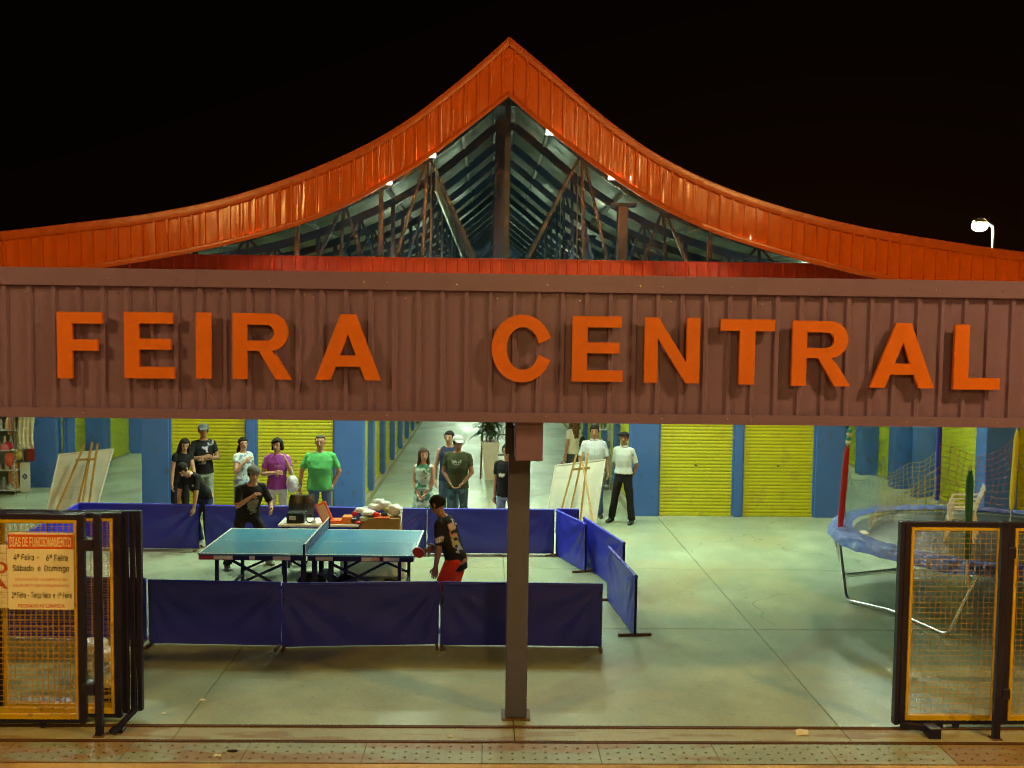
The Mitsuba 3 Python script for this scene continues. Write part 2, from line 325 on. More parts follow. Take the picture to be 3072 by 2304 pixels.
def letter(ch):
    s, h = .22, .125      # stem and bar thickness for unit cap height
    if ch == 'F': return unary_union([sbox(0, 0, s, 1), sbox(0, 1 - .172, .66, 1), sbox(0, .42, .59, .59)])
    if ch == 'E': return unary_union([sbox(0, 0, s, 1), sbox(0, .828, .72, 1), sbox(0, .435, .69, .60), sbox(0, 0, .745, .175)])
    if ch == 'I': return sbox(0, 0, .225, 1)
    if ch == 'T': return unary_union([sbox(.28, 0, .505, 1), sbox(0, .82, .785, 1)])
    if ch == 'L': return unary_union([sbox(0, 0, .21, 1), sbox(0, 0, .675, .18)])
    if ch == 'N': return unary_union([sbox(0, 0, .205, 1), sbox(.655, 0, .86, 1), poly((0, 1), (.21, 1), (.86, 0), (.65, 0))])
    if ch == 'A': return unary_union([poly((0, 0), (.225, 0), (.588, 1), (.368, 1)), poly((.955, 0), (.728, 0), (.368, 1), (.588, 1)), sbox(.25, .205, .70, .375)])
    if ch == 'R':
        th = np.linspace(-PI / 2, PI / 2, 24)
        o = poly((0, .43), *[(.57 + .275 * math.cos(t), .715 + .285 * math.sin(t)) for t in th], (0, 1))
        i = poly((.21, .585), *[(.52 + .115 * math.cos(t), .705 + .12 * math.sin(t)) for t in th], (.21, .825))
        return unary_union([sbox(0, 0, .22, 1), o.difference(i), poly((.22, .43), (.40, .43), (.66, 0), (.90, 0), (.70, .32), (.60, .43), (.56, .46), (.22, .46))])
    th = np.linspace(0, 2 * PI, 64)
    o = Polygon([(.46 + .46 * math.cos(t), .5 + .515 * math.sin(t)) for t in th]); i = Polygon([(.475 + .245 * math.cos(t), .5 + .325 * math.sin(t)) for t in th])
    return o.difference(i).difference(poly((.48, .52), (.75, .59), (1.05, .74), (1.2, .5), (1.05, .26), (.73, .40), (.48, .48)))
LET = [('F', -3.647, -3.269, 3.768), ('E', -3.084, -2.663, 3.775), ('I', -2.48, -2.353, 3.778), ('R', -2.17, -1.673, 3.779), ('A', -1.473, -.914, 3.780),
       ('C', .031, .536, 3.797), ('E', .721, 1.159, 3.792), ('N', 1.343, 1.819, 3.789), ('T', 1.996, 2.463, 3.783), ('R', 2.62, 3.133, 3.777), ('A', 3.302, 3.864, 3.769), ('L', 4.032, 4.439, 3.762)]
for ch, a, b, zt in LET:
    P = letter(ch); bb = P.bounds; H0 = .562 if ch != 'C' else .58
    from shapely import affinity
    P = affinity.translate(affinity.scale(affinity.translate(P, -bb[0], -bb[1]), (b - a) / (bb[2] - bb[0]), H0 / (bb[3] - bb[1]), origin=(0, 0)), a, zt - H0 + .002)
    add(sg, 'letter', extr(P, 8.695, 8.735), 'letter_paint', label=f'raised orange letter {ch} of the market name')
    c = P.representative_point()
    for q in (c,): add(sg, 'letter_bracket', bx(q.x - .012, q.x + .012, 8.735, 8.80, q.y - .012, q.y + .012), 'gate_dark')
# central support post with its cantilever arm
po = thing('support_post', 'square brown steel post in the middle of the entrance holding up the sign board', 'post')
add(po, '', rbx(.205, .405, 9.36, 9.56, .012, 2.78, .008), 'post_paint')
add(po, 'bracket_arm', rbx(.252, .492, 8.85, 9.95, 2.52, 2.866, .006), 'brown_sheet', label='brown box arm joining the post to the sign')
add(po, 'side_plate', rbx(.165, .232, 9.0, 9.12, 2.56, 2.86, .005), 'gate_dark')
add(po, 'base_plate', rbx(.17, .44, 9.325, 9.595, .0005, .012, .003), 'rail_steel', label='rusty base plate')

# ================================================================== SLIDING GATES
def gate_leaf(x0, x1, y, label, st=.06, zb=.052, zt=1.965):
    k = thing('sliding_gate', label, 'gate')
    add(k, 'frame', cat(rbx(x0, x0 + .06, y - .03, y + .03, zb, zt), *([rbx(x1 - st, x1 - st + .047, y - .03, y + .03, zb, zt), rbx(x1 - st + .055, x1 - st + .100, y + .01, y + .06, zb, zt - .006), rbx(x1 - st + .108, x1, y + .03, y + .09, zb, zt - .010)] if st > .1 else [rbx(x1 - st, x1, y - .03, y + .03, zb, zt)]), rbx(x0 + .061, x1 - st - .001, y - .028, y + .028, zt - .05, zt - .001), rbx(x0 + .061, x1 - st - .001, y - .028, y + .028, zb + .001, zb + .04)), 'gate_dark')
    a, b, c, d = x0 + .062, x1 - st - .002, zb + .042, zt - .052
    add(k, 'yellow_border', cat(rbx(a, a + .027, y - .036, y - .010, c, d, .002), rbx(b - .027, b, y - .036, y - .010, c, d, .002), rbx(a + .0275, b - .0275, y - .0355, y - .0105, d - .027, d - .0005, .002), rbx(a + .0275, b - .0275, y - .0355, y - .0105, c + .0005, c + .05, .002)), 'gate_yellow', label='yellow painted inner border of the gate')
    w = []
    for x in np.arange(a + .05, b - .02, .050): w.append(tube([(x, y - .016, c + .01), (x, y - .016, d - .01)], .0020, 4))
    for z in np.arange(c + .06, d - .02, .050): w.append(tube([(a + .01, y - .020, z), (b - .01, y - .020, z)], .0020, 4))
    add(k, 'wire_mesh', cat(*w), 'wire', kind='stuff')
    for x in (x0 + .4, x1 - .4):
        wh = warp(lathe([(.0, -.015), (.03, -.015), (.034, 0), (.03, .015), (0, .015)], 12), lambda v: np.stack([v[:, 0], v[:, 2], v[:, 1]], 1))
        add(k, 'wheel', moved(wh, (x, y, .035)), 'gate_dark')
    return k
gate_leaf(-6.3, -3.598, 9.115, 'front left sliding gate leaf of orange wire mesh bearing the notice')
gate_leaf(-5.4, -3.328, 9.25, 'left gate leaf of orange mesh just behind the front leaf', zt=1.955)
gate_leaf(-4.5, -3.195, 9.36, 'rearmost left gate leaf whose wide dark edge ends the left stack', st=.155, zt=1.955)
g = gate_leaf(3.846, 4.80, 9.17, 'right sliding gate leaf of orange mesh beside the trampoline', zt=1.955)
add(g, 'guide_stile', rbx(3.805, 3.844, 9.13, 9.21, .05, 1.955), 'gate_dark')
gate_leaf(4.81, 7.2, 9.17, 'outer right gate leaf cut off by the right picture edge', zt=1.955)
for x, l in ((-3.424, 'dark guide post in front of the left gate leaves'), (4.668, 'dark guide post between the two right gate leaves')):
    k = thing('guide_post', l, 'post'); add(k, '', rbx(x - .03, x + .03, 8.92, 8.98, 0.0005, 2.0, .006), 'gate_dark')
    s = 1 if x < 0 else -1
    if x > 0: s = 1
    for z in (.42, 1.72): add(k, 'hinge_lug', rbx(x - .15 if x < 0 else x + .031, x - .031 if x < 0 else x + .11, 8.93, 9.075, z - .05, z + .05, .006), 'gate_dark')
    add(k, 'rust_collar', rbx(x - .05, x + .05, 8.90, 9.0, .0003, .010, .003), 'rail_steel', label='rusty foot plate')
k = thing('gate_stop', 'dark angled steel gate stop at the foot of the left gate stack', 'gate stop')
add(k, '', cat(rbx(-3.36, -3.24, 9.0, 9.1, .0, .035), bar((-3.30, 8.93, .03), (-3.18, 9.2, .16), .05, .03)), 'gate_dark')
k = thing('gate_stop', 'black gate stop with a roller on the floor under the right gate', 'gate stop')
add(k, '', cat(rbx(4.05, 4.16, 8.93, 9.07, .0, .10), bar((3.86, 9.13, .06), (4.08, 9.03, .06), .045, .05)), 'gate_dark')

# notice boards
nb = thing('notice_board', 'cream opening days notice with an orange header hung on the left gate', 'notice')
def nquad(u, z): return -4.2625 + u * .5805, z
add(nb, 'panel', rbx(-4.262, -3.682, 9.068, 9.074, 1.106, 1.802, .001), 'paper_gloss', color=(.80, .76, .62))
add(nb, 'header_band', rbx(-4.261, -3.683, 9.0655, 9.0678, 1.656, 1.786, .0005), 'paper_gloss', color=(.62, .10, .015), label='orange red header band')
INK, REDI, CREAM = (.02, .022, .015), (.50, .06, .012), (.80, .72, .50)
LN = [('DIAS DE FUNCIONAMENTO', -4.243, -3.703, 1.678, .083, CREAM, True, 9.0652), ('4ª Feira -', -4.213, -3.99, 1.553, .054, INK, True, 9.0677), ('6ª Feira', -3.925, -3.733, 1.549, .054, INK, True, 9.0677),
      ('Sábado  e  Domingo', -4.222, -3.720, 1.455, .052, INK, True, 9.0677), ('VISITAÇÃO SOMENTE EM', -4.203, -3.738, 1.366, .024, REDI, False, 9.0677),
      ('DIAS DE FUNCIONAMENTO', -4.220, -3.722, 1.312, .024, REDI, False, 9.0677), ('2ª Feira - Terça feira  e  5ª Feira', -4.232, -3.704, 1.212, .050, INK, True, 9.0677), ('FECHADO P/ LIMPEZA', -4.178, -3.765, 1.124, .030, REDI, True, 9.0677)]
for s, a, b, z, cap, col, bold, y in LN: add(nb, 'lettering', text(s, a, b, z, y, cap, .0012, bold), 'paper_gloss', color=col)
nb2 = thing('notice_board', 'white board with red lettering behind the mesh at the left picture edge', 'notice')
add(nb2, 'panel', rbx(-5.1, -4.29, 9.205, 9.212, 1.08, 1.66, .001), 'paper_gloss', color=(.80, .78, .70))
add(nb2, 'lettering', text('O', -4.5, -4.33, 1.40, 9.2046, .10, .0012, True), 'paper_gloss', color=REDI)
add(nb2, 'lettering', text('A', -4.5, -4.335, 1.26, 9.2046, .09, .0012, True), 'paper_gloss', color=REDI)

# ================================================================== MARKET HALL ROOF
TL = [(-16, 4.75), (-12, 4.88), (-10, 4.98), (-8.171, 5.127), (-6.95, 5.284), (-5.899, 5.427), (-5.195, 5.556), (-4.667, 5.674), (-3.406, 6.076), (-2.183, 6.610), (-1.461, 7.031), (-.648, 7.651), (.293, 8.479)]
TR = [(.293, 8.479), (1.029, 7.90), (1.906, 7.190), (2.699, 6.65), (3.625, 6.19), (4.468, 5.887), (5.272, 5.659), (6.423, 5.412), (7.652, 5.226), (9.153, 5.041), (11, 4.90), (16, 4.72)]
BL = [(-16, 3.95), (-12, 4.05), (-8.17, 4.29), (-6.589, 4.529), (-5.2, 4.783), (-4.176, 5.02), (-2.993, 5.385), (-2.363, 5.661), (-1.784, 5.985), (-1.105, 6.408), (-.351, 6.985), (.299, 7.50)]
BR = [(.299, 7.50), (1.122, 6.828), (2.179, 6.107), (2.85, 5.72), (3.859, 5.272), (4.98, 4.934), (5.585, 4.780), (6.678, 4.545), (8.2, 4.30), (11, 4.06), (16, 3.92)]
fTL, fTR, fBL, fBR = (PchipInterpolator(*np.array(q).T) for q in (TL, TR, BL, BR))
def ftop(x): return float(fTL(x)) if x <= .295 else float(fTR(x))
def fbot(x): return float(fBL(x)) if x <= .299 else float(fBR(x))
YF = 17.3
hall = thing('market_hall', 'open market hall with a sweeping concave orange gable roof over steel trusses', 'building')
x = .297 - 1.035 * 12
i = 0
while x < 12.5:
    xa, xb = x, x + 1.035
    if xb > -11.5: add(hall, 'fascia_sheet', sheet(xa, xb, YF + .0015 * (i % 2), lambda x: fbot(x) + .02, lambda x: ftop(x) - .03, phase=.297 - .1035 - .0, nz=8, jit=.022, h=.040, slope=.010, crest=.030), 'orange_sheet', smooth=25)
    x += 1.035; i += 1
def strip(f0, f1, xs, y):
    """band between two curves over xs, at depth y, with a wavering lip"""
    a = np.array([f0(q) for q in xs]); b = np.array([f1(q) for q in xs]); n = len(xs)
    yy = y + .008 * (meshkit.fbm(np.stack([xs * 1.4, xs * 0, xs * 0], 1), 3, 3) - .5)
    mid = np.stack([xs, yy - .012, (a + b) / 2], 1)
    V = np.concatenate([np.stack([xs, yy, a], 1), mid, np.stack([xs, yy, b], 1)])
    return V, n
def flashing(sec, f0, f1, y, lip, nm):
    for a, b in zip(sec[:-1], sec[1:]):
        xs = np.linspace(a + .002, b - .002, 14); V, n = strip(f0, f1, xs, y)
        far = np.stack([xs, np.full(n, y + (.30 if lip > 0 else .05)), np.array([(f1 if lip > 0 else f0)(q) for q in xs])], 1)
        V = np.concatenate([V, far]); rows = [(0, 1), (1, 2)] + ([(2, 3)] if lip > 0 else [(3, 0)])
        F = [[p * n + i, p * n + i + 1, q * n + i + 1, q * n + i] for p, q in rows for i in range(n - 1)]
        add(hall, nm, tm(V, F), 'orange_trim', smooth=30)
secL, secR = [-12, -9.5, -7.4, -5.2, -3.3, -1.7, .296], [.298, 1.9, 3.6, 5.3, 7.4, 9.5, 12]
for sec in (secL, secR):
    flashing(sec, lambda q: ftop(q) - .15, lambda q: ftop(q), YF - .05, 1, 'top_flashing')
    flashing(sec, lambda q: fbot(q), lambda q: fbot(q) + .095, YF - .045, -1, 'bottom_flashing')
# roof sheeting, ribs running down the slope
def roof(x0, x1, y0, y1, step, amp):
    xs = np.linspace(x0, x1, 34); ysr = np.arange(y0, y1, step); pr_ = np.array([0, amp, amp, 0])[np.arange(len(ysr)) % 4]
    Z = np.array([ftop(q) - .13 for q in xs])[:, None] - pr_[None]; X = np.repeat(xs[:, None], len(ysr), 1); Y = np.repeat(ysr[None], len(xs), 0)
    n = len(ysr); i, j = np.meshgrid(np.arange(len(xs) - 1), np.arange(n - 1), indexing='ij'); a = (i * n + j).ravel()
    return tm(np.stack([X, Y, Z], -1).reshape(-1, 3), np.stack([a, a + n, a + n + 1, a + 1], 1))
for y0, y1, st, am in ((17.32, 26.0, .052, .022), (25.99, 38.0, .052, .022), (37.9, 76, .3, .0)):
    add(hall, 'roof_sheeting', roof(-15.5, .29, y0, y1, st, am), 'roof_metal'); add(hall, 'roof_sheeting', roof(.30, 15.5, y0, y1, st, am), 'roof_metal')
def froof(x): return ftop(x) - .13
def truss_mesh():
    R = {}
    xs = np.linspace(-12, 12.6, 60)
    c = []
    for a, b in zip(xs[:-1], xs[1:]): c.append(bar((a, 0, froof(a) - .27), (b + .01, 0, froof(b) - .27), .09, .16))
    R['chords'] = cat(*c, bx(-12, 12.6, -.04, .04, 4.72, 4.86))
    st = []
    def s(x0, z0, x1, z1, w=.06): st.append(bar((x0, 0, z0), (x1, 0, z1), w, w, up=(0, 1, 0)))
    def zc(x): return froof(x) - .30
    for X, legs in ((-1.189, (-1.82, -1.276, -.19)), (1.759, (.68, 1.804, 2.31)), (-2.779, (-3.31, -2.84, -2.37)), (3.34, (2.92, 3.39, 3.86)), (-4.6, (-5.0, -4.62, -4.2)), (5.2, (4.8, 5.22, 5.6)), (-6.6, (-7.0, -6.6, -6.2)), (7.3, (6.9, 7.3, 7.7))):
        for q in legs: s(X + (q - X) * .06, zc(X), q, 4.80, .052 if q != legs[1] else .06)
    for X in (-2.07, -3.669, 4.246, -5.6, 6.3): s(X, zc(X), X, 4.80, .085)
    return R, st
R, ST = truss_mesh()
king = bar((.25, 0, 4.0), (.25, 0, 8.05), .27, .24, up=(0, 1, 0)); king1 = bar((.33, 0, 4.0), (.33, 0, 8.05), .10, .10, up=(0, 1, 0))
col = bar((2.552, 0, 4.0), (2.552, 0, 5.98), .19, .19, up=(0, 1, 0)); cap_ = bx(2.30, 2.80, -.16, .16, 5.97, 6.03)
TY = [19.62 + 2.44 * i for i in range(20)]
P0 = {'chords': ply(R['chords'], 'blue_steel'), 'king': ply(king, 'blue_steel'), 'col': ply(cat(col, cap_), 'blue_steel'), 'rest': ply(cat(*ST), 'blue_steel')}
PS = [ply(q, 'blue_steel') for q in ST]
for i, y in enumerate(TY):
    k = uniq(hall + '__roof_truss'); tw = T().translate([0, y, 0])
    scene[k] = {**P0['chords'], 'to_world': tw}
    scene[uniq(k + '__king_post')] = {**(P0['king'] if i else ply(king1, 'blue_steel')), 'to_world': tw}
    if i % 3 == 0: scene[uniq(k + '__column')] = {**P0['col'], 'to_world': tw}
    if i < 5:
        for q in PS: scene[uniq(k + '__strut')] = {**q, 'to_world': tw}
    else: scene[k + '__struts'] = {**P0['rest'], 'to_world': tw}; lab(k + '__struts', kind='stuff')
# purlins along the hall, light grey
for X in (-9.4, -7.4, -5.6, -3.7, -2.07, -.55, 1.15, 2.7, 4.2, 6.2, 8.0, 10):
    z = froof(X) - .10
    add(hall, 'purlin', cat(bx(X - .03, X + .03, 17.4, 70, z - .09, z - .082), bx(X - .03, X - .026, 17.4, 70, z - .082, z + .0), bx(X + .01, X + .03, 17.4, 70, z - .004, z + .004)), 'grey_steel')
# light lattice girder on the left of the ridge, standing off the roof
lg = []
for a in np.arange(19.0, 60, .6):
    lg += [bar((-1.0, a, 6.52), (-1.0, a + .3, 6.14), .022), bar((-1.0, a + .3, 6.14), (-1.0, a + .6, 6.52), .022)]
add(hall, 'lattice_girder', cat(*lg, bx(-1.02, -.98, 19.0, 60, 6.52, 6.545), bx(-1.02, -.98, 19.0, 60, 6.115, 6.14)), 'grey_steel', label='pale lattice girder left of the ridge')
lg = [bar((-1.02, 17.42, 6.95), (-.99, 17.45, 4.9), .05)]
add(hall, 'ridge_beam', cat(bx(.07, .16, 17.4, 74, 8.02, 8.12), bx(.43, .52, 17.4, 74, 8.02, 8.12), bx(.16, .43, 17.4, 74, 8.03, 8.05)), 'blue_steel')
# red cladding band across the shop fronts
x = -11.4
while x < 12:
    add(hall, 'red_band_sheet', sheet(x, x + 1.035, 19.40, 4.30, 4.912, phase=.05, nz=1), 'red_sheet', smooth=20); x += 1.035
add(hall, 'band_capping', rbx(-11.4, 12, 19.362, 19.46, 4.906, 4.93, .003), 'red_sheet')

# ================================================================== SHOP BLOCKS
def shutter_curtain(a, b, z0, z1, axis, at, out, pitch=.067):
    """roller shutter: horizontal slats from a to b; axis 'x' faces -y at y=at, axis 'y' faces +-x at x=at"""
    n = int((z1 - z0) / pitch); P = []
    for k in range(n):
        z = z0 + k * pitch; P += [(z, 0.0), (z + pitch * .10, -.003), (z + pitch * .3, .006), (z + pitch * .62, .009), (z + pitch * .9, .004)]
    P = np.array(P + [(z1, 0)]); N = len(P)
    V = []
    for q in (a, b):
        V.append(np.stack([np.full(N, q), at + out * P[:, 1], P[:, 0]], 1) if axis == 'x' else np.stack([at + out * P[:, 1], np.full(N, q), P[:, 0]], 1))
    return tm(np.concatenate(V), [[i, N + i, N + i + 1, i + 1] for i in range(N - 1)])
def shutter(k, a, b, axis, at, out, z0=.0):
    s = add(k, 'roller_shutter', shutter_curtain(a, b, z0 + .06, 2.75, axis, at, out), 'yellow_paint', smooth=40, kind='stuff')
    o = .03 * out
    if axis == 'x' and out < 0 and z0 == 0 and b - a > 1.2:
        add(k, 'lock_plate', rbx((a + b) / 2 - .022, (a + b) / 2 + .022, at - .020, at - .010, .985, 1.012, .003), 'rail_steel')
    if axis == 'x':
        add(k, 'bottom_rail', rbx(a, b, min(at + o, at - .01), max(at + o, at - .01), z0 + .004, z0 + .062, .004), 'yellow_paint')
        for q in (a, b - .035): add(k, 'guide_rail', rbx(q, q + .035, min(at + 1.4 * o, at), max(at + 1.4 * o, at), z0 + .01, 2.75, .003), 'blue_paint')
    else: add(k, 'bottom_rail', rbx(min(at + o, at - .01), max(at + o, at - .01), a, b, z0 + .004, z0 + .062, .004), 'yellow_paint')
def front_block(key, label, edges, y, side):
    k = thing(key, label, 'shop block')
    x0, a0, a1, b0, b1, x1 = edges
    for p, q in ((x0, a0), (a1, b0), (b1, x1)): add(k, 'pillar', rbx(p, q, y, y + .42, 0.0005, 3.4, .006), 'blue_paint')
    for p, q in ((a0, a1), (b0, b1)): shutter(k, p + .002, q - .002, 'x', y + .10, -1)
    add(k, 'lintel', bx(x0 + .002, x1 - .002, y + .045, y + .41, 2.76, 3.39), 'blue_paint')
    cols = [21.3 + 2.37 * i for i in range(9)] if side else []
    for s, xe in ((1, x1), (-1, x0)):
        inward = -s
        cs = {(-1, 1): [21.3 + 2.37 * i for i in range(14)], (1, -1): [22.1 + 2.4 * i for i in range(14)]}.get((-1 if x1 < 0 else 1, s), [21.5 + 2.6 * i for i in range(4)])
        yy = [y + .42] + [c for c in cs]
        for i, c in enumerate(cs): add(k, 'side_pillar', rbx(min(xe, xe + inward * .15), max(xe, xe + inward * .15), c, c + .30, .15, 3.4, .005), 'blue_paint')
        for i in range(len(cs)):
            ya = y + .425 if i == 0 else cs[i - 1] + .305; shutter(k, ya, cs[i] - .005, 'y', xe + inward * .12, s, .15)
        add(k, 'plinth', rbx(min(xe - s * .004, xe + inward * .2), max(xe - s * .004, xe + inward * .2), y + .43, cs[-1] + .3, .0006, .148, .008), 'plinth_concrete')
    return k
front_block('shop_block', 'left shop block with two yellow roller shutters between blue pillars behind the spectators', (-6.604, -6.095, -4.617, -4.445, -2.928, -2.384), 19.50, 1)
front_block('shop_block', 'right shop block with two yellow roller shutters between blue pillars behind the guard', (2.80, 3.335, 4.822, 4.972, 6.407, 6.943), 19.50, 1)
def side_row(label, xf, xs, s, cols, end, first=None):
    """row of shops along an outer corridor; corridor faces at xf, shutters at xs, s = direction the shops face"""
    k = thing('side_shop_row', label, 'shop block')
    for i, (c, dpt) in enumerate(cols): add(k, 'pillar', rbx(min(xf, xs - s * .2), max(xf, xs - s * .2), c, c + dpt, .0005, 3.4, .006), 'blue_paint')
    for i in range(len(cols)):
        a = cols[i][0] + cols[i][1] + .004; b = (cols[i + 1][0] if i + 1 < len(cols) else end) - .004
        shutter(k, a, b, 'y', (first if (i == 0 and first) else xs), s, .03)
        add(k, 'plinth', rbx(min(xs + s * .06, xs - s * .3), max(xs + s * .06, xs - s * .3), a, b, .0006, .028, .004), 'plinth_concrete')
    return k
k = side_row('shop row along the left corridor, its first blue pillar beside the craft stall', -9.40, -9.83, 1, [(22.9, .45), (25.0, .50), (28.0, .4), (30.4, .4), (32.8, .4)], 35, None)
add(k, 'front_pillar', rbx(-9.95, -9.37, 22.2, 22.36, .0005, 3.4, .006), 'blue_paint', label='wide blue end pillar beside the craft stall')
shutter(k, -9.52, -9.41, 'x', 22.80, -1, .15)
k = side_row('shop row along the right corridor behind the trampoline', 9.42, 9.85, -1, [(18.85, .42), (21.95, .22), (23.1, .40), (25.2, .42), (27.3, .4), (29.4, .4)], 33)
shutter(k, 9.9, 12.5, 'x', 19.0, -1, .0)
for x0, x1, y, l in ((-10.2, -6.6, 31.2, 'cross row of shops closing the far end of the left corridor'), (6.94, 9.6, 27.6, 'cross row of shops closing the far end of the right corridor')):
    k = thing('cross_shop_row', l, 'shop block'); n = 3; w = (x1 - x0) / n
    for i in range(n):
        a = x0 + i * w
        add(k, 'pillar', rbx(a, a + .28, y, y + .3, .0005, 3.4, .006), 'blue_paint'); shutter(k, a + .282, a + w - .002, 'x', y + .1, -1, .0)
k = thing('hall_end_wall', 'pale wall closing the far end of the central aisle', 'wall'); add(k, '', bx(-12, 12, 74.0, 74.3, .0, 4.6), 'board_white')

# ================================================================== LAMPS
def hall_lamp(x, y, z, w, label, group, rod):
    k = thing('hall_lamp', label, 'lamp', group)
    add(k, 'housing', cat(rbx(x - .65, x + .65, y - .05, y + .05, z + .06, z + .11), bx(x - .012, x + .012, y - .012, y + .012, z + .111, rod)), 'grey_steel')
    for dy in (-.035,):
        add(k, 'tube', tube([(x - .6, y, z), (x + .6, y, z)], .035, 10), 'plastic_white', emitter={'type': 'area', 'radiance': rgb(TUBE * w), 'sampling_weight': .7})
def flood(x, z, label):
    """floodlight fixed behind the lower edge of the gable cladding, aimed down at the forecourt"""
    k = thing('floodlight', label, 'floodlight', 'floodlights behind the gable edge'); y = 17.40
    d = unit0((0, -.85, -1)); u = np.array([1.0, 0, 0]); w = np.cross(d, u); c = np.array([x, y, z])
    V = [c + u * a * .20 + w * b * .07 for a, b in ((-1, -1), (1, -1), (1, 1), (-1, 1))]
    f = [[0, 1, 2, 3]]; n = np.cross(V[1] - V[0], V[2] - V[1])
    if n @ d < 0: f = [[3, 2, 1, 0]]
    add(k, 'lens', tm(V, f), 'plastic_white', emitter={'type': 'area', 'radiance': rgb(TUBE * FLOOD_W), 'sampling_weight': 3.0})
    add(k, 'housing', trimesh.convex.convex_hull(np.array([p - d * .004 + (p - c) * .06 for p in V] + [c - d * .12 + (p - c) * .6 for p in V])), 'gate_dark')
    add(k, 'yoke', bar(c - d * .11, c - d * .11 + np.array([0, .0, .32]), .04), 'gate_dark')
unit0 = lambda v: np.asarray(v, float) / np.linalg.norm(v)
for x, _, l in ((-4.0, 5.17, 'floodlight behind the left slope of the gable, lowest on the left'), (-1.86, 6.06, 'floodlight behind the left slope of the gable, second from the ridge'), (-1.12, 6.55, 'floodlight behind the left slope of the gable, nearest the ridge'), (1.14, 6.96, 'floodlight behind the right slope of the gable, nearest the ridge'), (2.22, 6.20, 'floodlight behind the right slope of the gable, second from the ridge'), (4.4, 5.22, 'floodlight behind the right slope of the gable, lowest on the right')): flood(x, fbot(x) + .14, l)
for y in (21.0, 26.0, 33.0, 41.0, 50.0, 60, 70):
    for x in (-1.2, 1.8): hall_lamp(x, y, 4.45, HALL_W * (.85 if y < 24 else .6 if y < 50 else 3.0), 'bright tube lamp hung over the central aisle', 'tube lamps over the central aisle', froof(x) - .02)
for x, y in ((-8.0, 20.6), (-8.0, 26.5), (8.2, 20.5), (8.2, 25.5)): hall_lamp(x, y, 4.4, HALL_W * 1.8, 'bright tube lamp over a side corridor', 'tube lamps over the side corridors', froof(x) - .02)
def street_lamp(x, y, z, ang, w, label, arm=1.2, size=.16):
    k = thing('street_lamp', label, 'street lamp')
    d = np.array([math.cos(ang), math.sin(ang), 0])
    b = np.array([x, y, 0]) - d * arm
    add(k, 'pole', tube(bend([(b[0], b[1], 0), (b[0], b[1], z + .02), (x - d[0] * .10, y - d[1] * .10, z + .12)], min(.5, arm * .4)), .06 if arm > 1 else .045, 10), 'grey_steel')
    hd = lathe([(0, .16), (.12, .15), (.2, .06), (.2, .0), (.17, .0)], 16, (x, y, z + max(0, size - .16) * .9)); add(k, 'head', hd, 'grey_steel', smooth=40)
    sp = trimesh.creation.icosphere(2, size); sp.apply_scale((1, 1, .75)); sp.apply_translation((x, y, z))
    add(k, 'globe', sp, 'plastic_white', smooth=True, emitter={'type': 'area', 'radiance': rgb(SODIUM * w), 'sampling_weight': 6.0 if y < 20 else .05})
street_lamp(7.6, 3.9, 9.4, PI * .75, SOD_W * .26, 'sodium street lamp standing outside to the right of the camera', size=.34)
street_lamp(-8.9, 3.0, 8.2, PI * .25, SOD_W * .18, 'sodium street lamp standing outside to the left of the camera', size=.34)
street_lamp(2.0, -8.5, 9.0, PI / 2, SOD_W * .26, 'sodium street lamp standing behind the camera across the street', size=.34)
street_lamp(14.51, 30.0, 6.76, PI, SOD_W * .8, 'lit street lamp rising behind the right wing of the orange roof', .42, .23)

# ================================================================== BARRIERS
def barrier(p, q, label, h=.72, cloth=None, lean=0.0, feet=(1, 1)):
    """vinyl covered surround between ground points p and q"""
    k = thing('court_barrier', label, 'barrier')
    p, q = np.array([*p, 0.0]), np.array([*q, 0.0]); d = q - p; L = np.linalg.norm(d); d /= L; nrm = np.array([d[1], -d[0], 0])
    sd = rng.integers(1000)
    def face(off):
        def fn(u, v):
            z = .015 + v * (h - .015); b = p[None] + d[None] * (u * L)[:, None]
            q_ = np.stack([u * L * 1.3 + sd, z * 1.5, u * 0], 1); e = np.minimum(u, 1 - u)
            # cloth pulled tight to its corners: shallow folds fanning from the top corners
            fan = np.sin((np.arctan2(h - z + .03, u * L + .05)) * 15) * np.exp(-np.hypot(u * L, h - z) * 1.9) + np.sin((np.arctan2(h - z + .03, (1 - u) * L + .05)) * 15 + sd) * np.exp(-np.hypot((1 - u) * L, h - z) * 1.9)
            w = (.05 * (meshkit.fbm(q_, 3, sd) - .5) + .026 * fan) * np.minimum(1, e * 14) * np.minimum(1, (1 - v) * 9) * (.35 + .65 * np.minimum(1, v * 6))
            P = b + nrm[None] * (off + w + lean * (z / h))[:, None]; P[:, 2] = z
            return P.T
        return grid(48, 14, fn)
    add(k, 'cloth', cat(face(.016), face(-.016)), 'vinyl', smooth=True)
    top = [tuple(p + d * t * L + nrm * lean + np.array([0, 0, h])) for t in np.linspace(0, 1, 12)]
    add(k, 'top_tube', tube(top, .024, 10), 'vinyl', smooth=40)
    add(k, 'frame', cat(*[tube([tuple(e + nrm * 0 + np.array([0, 0, .01])), tuple(e + nrm * lean + np.array([0, 0, h]))], .016, 8) for e in (p + d * .02, q - d * .02)]), 'gate_dark')
    for e, on in ((p + d * .02, feet[0]), (q - d * .02, feet[1])):
        if on: add(k, 'foot', bar(e - nrm * .2 + np.array([0, 0, .016]), e + nrm * .2 + np.array([0, 0, .016]), .03, .028), 'rail_steel')
    return k
FR = 'front row'
barrier((-5.75, 11.75), (-3.90, 11.62), 'blue cloth barrier of the front row behind the left gates')
barrier((-3.83, 11.53), (-2.32, 11.47), 'dark blue cloth barrier of the front row nearest the left gates, beside the narrow gap', .735, lean=.03)
barrier((-2.30, 11.42), (-.53, 11.55), 'purple blue cloth barrier in the middle of the front row', .735, lean=.03)
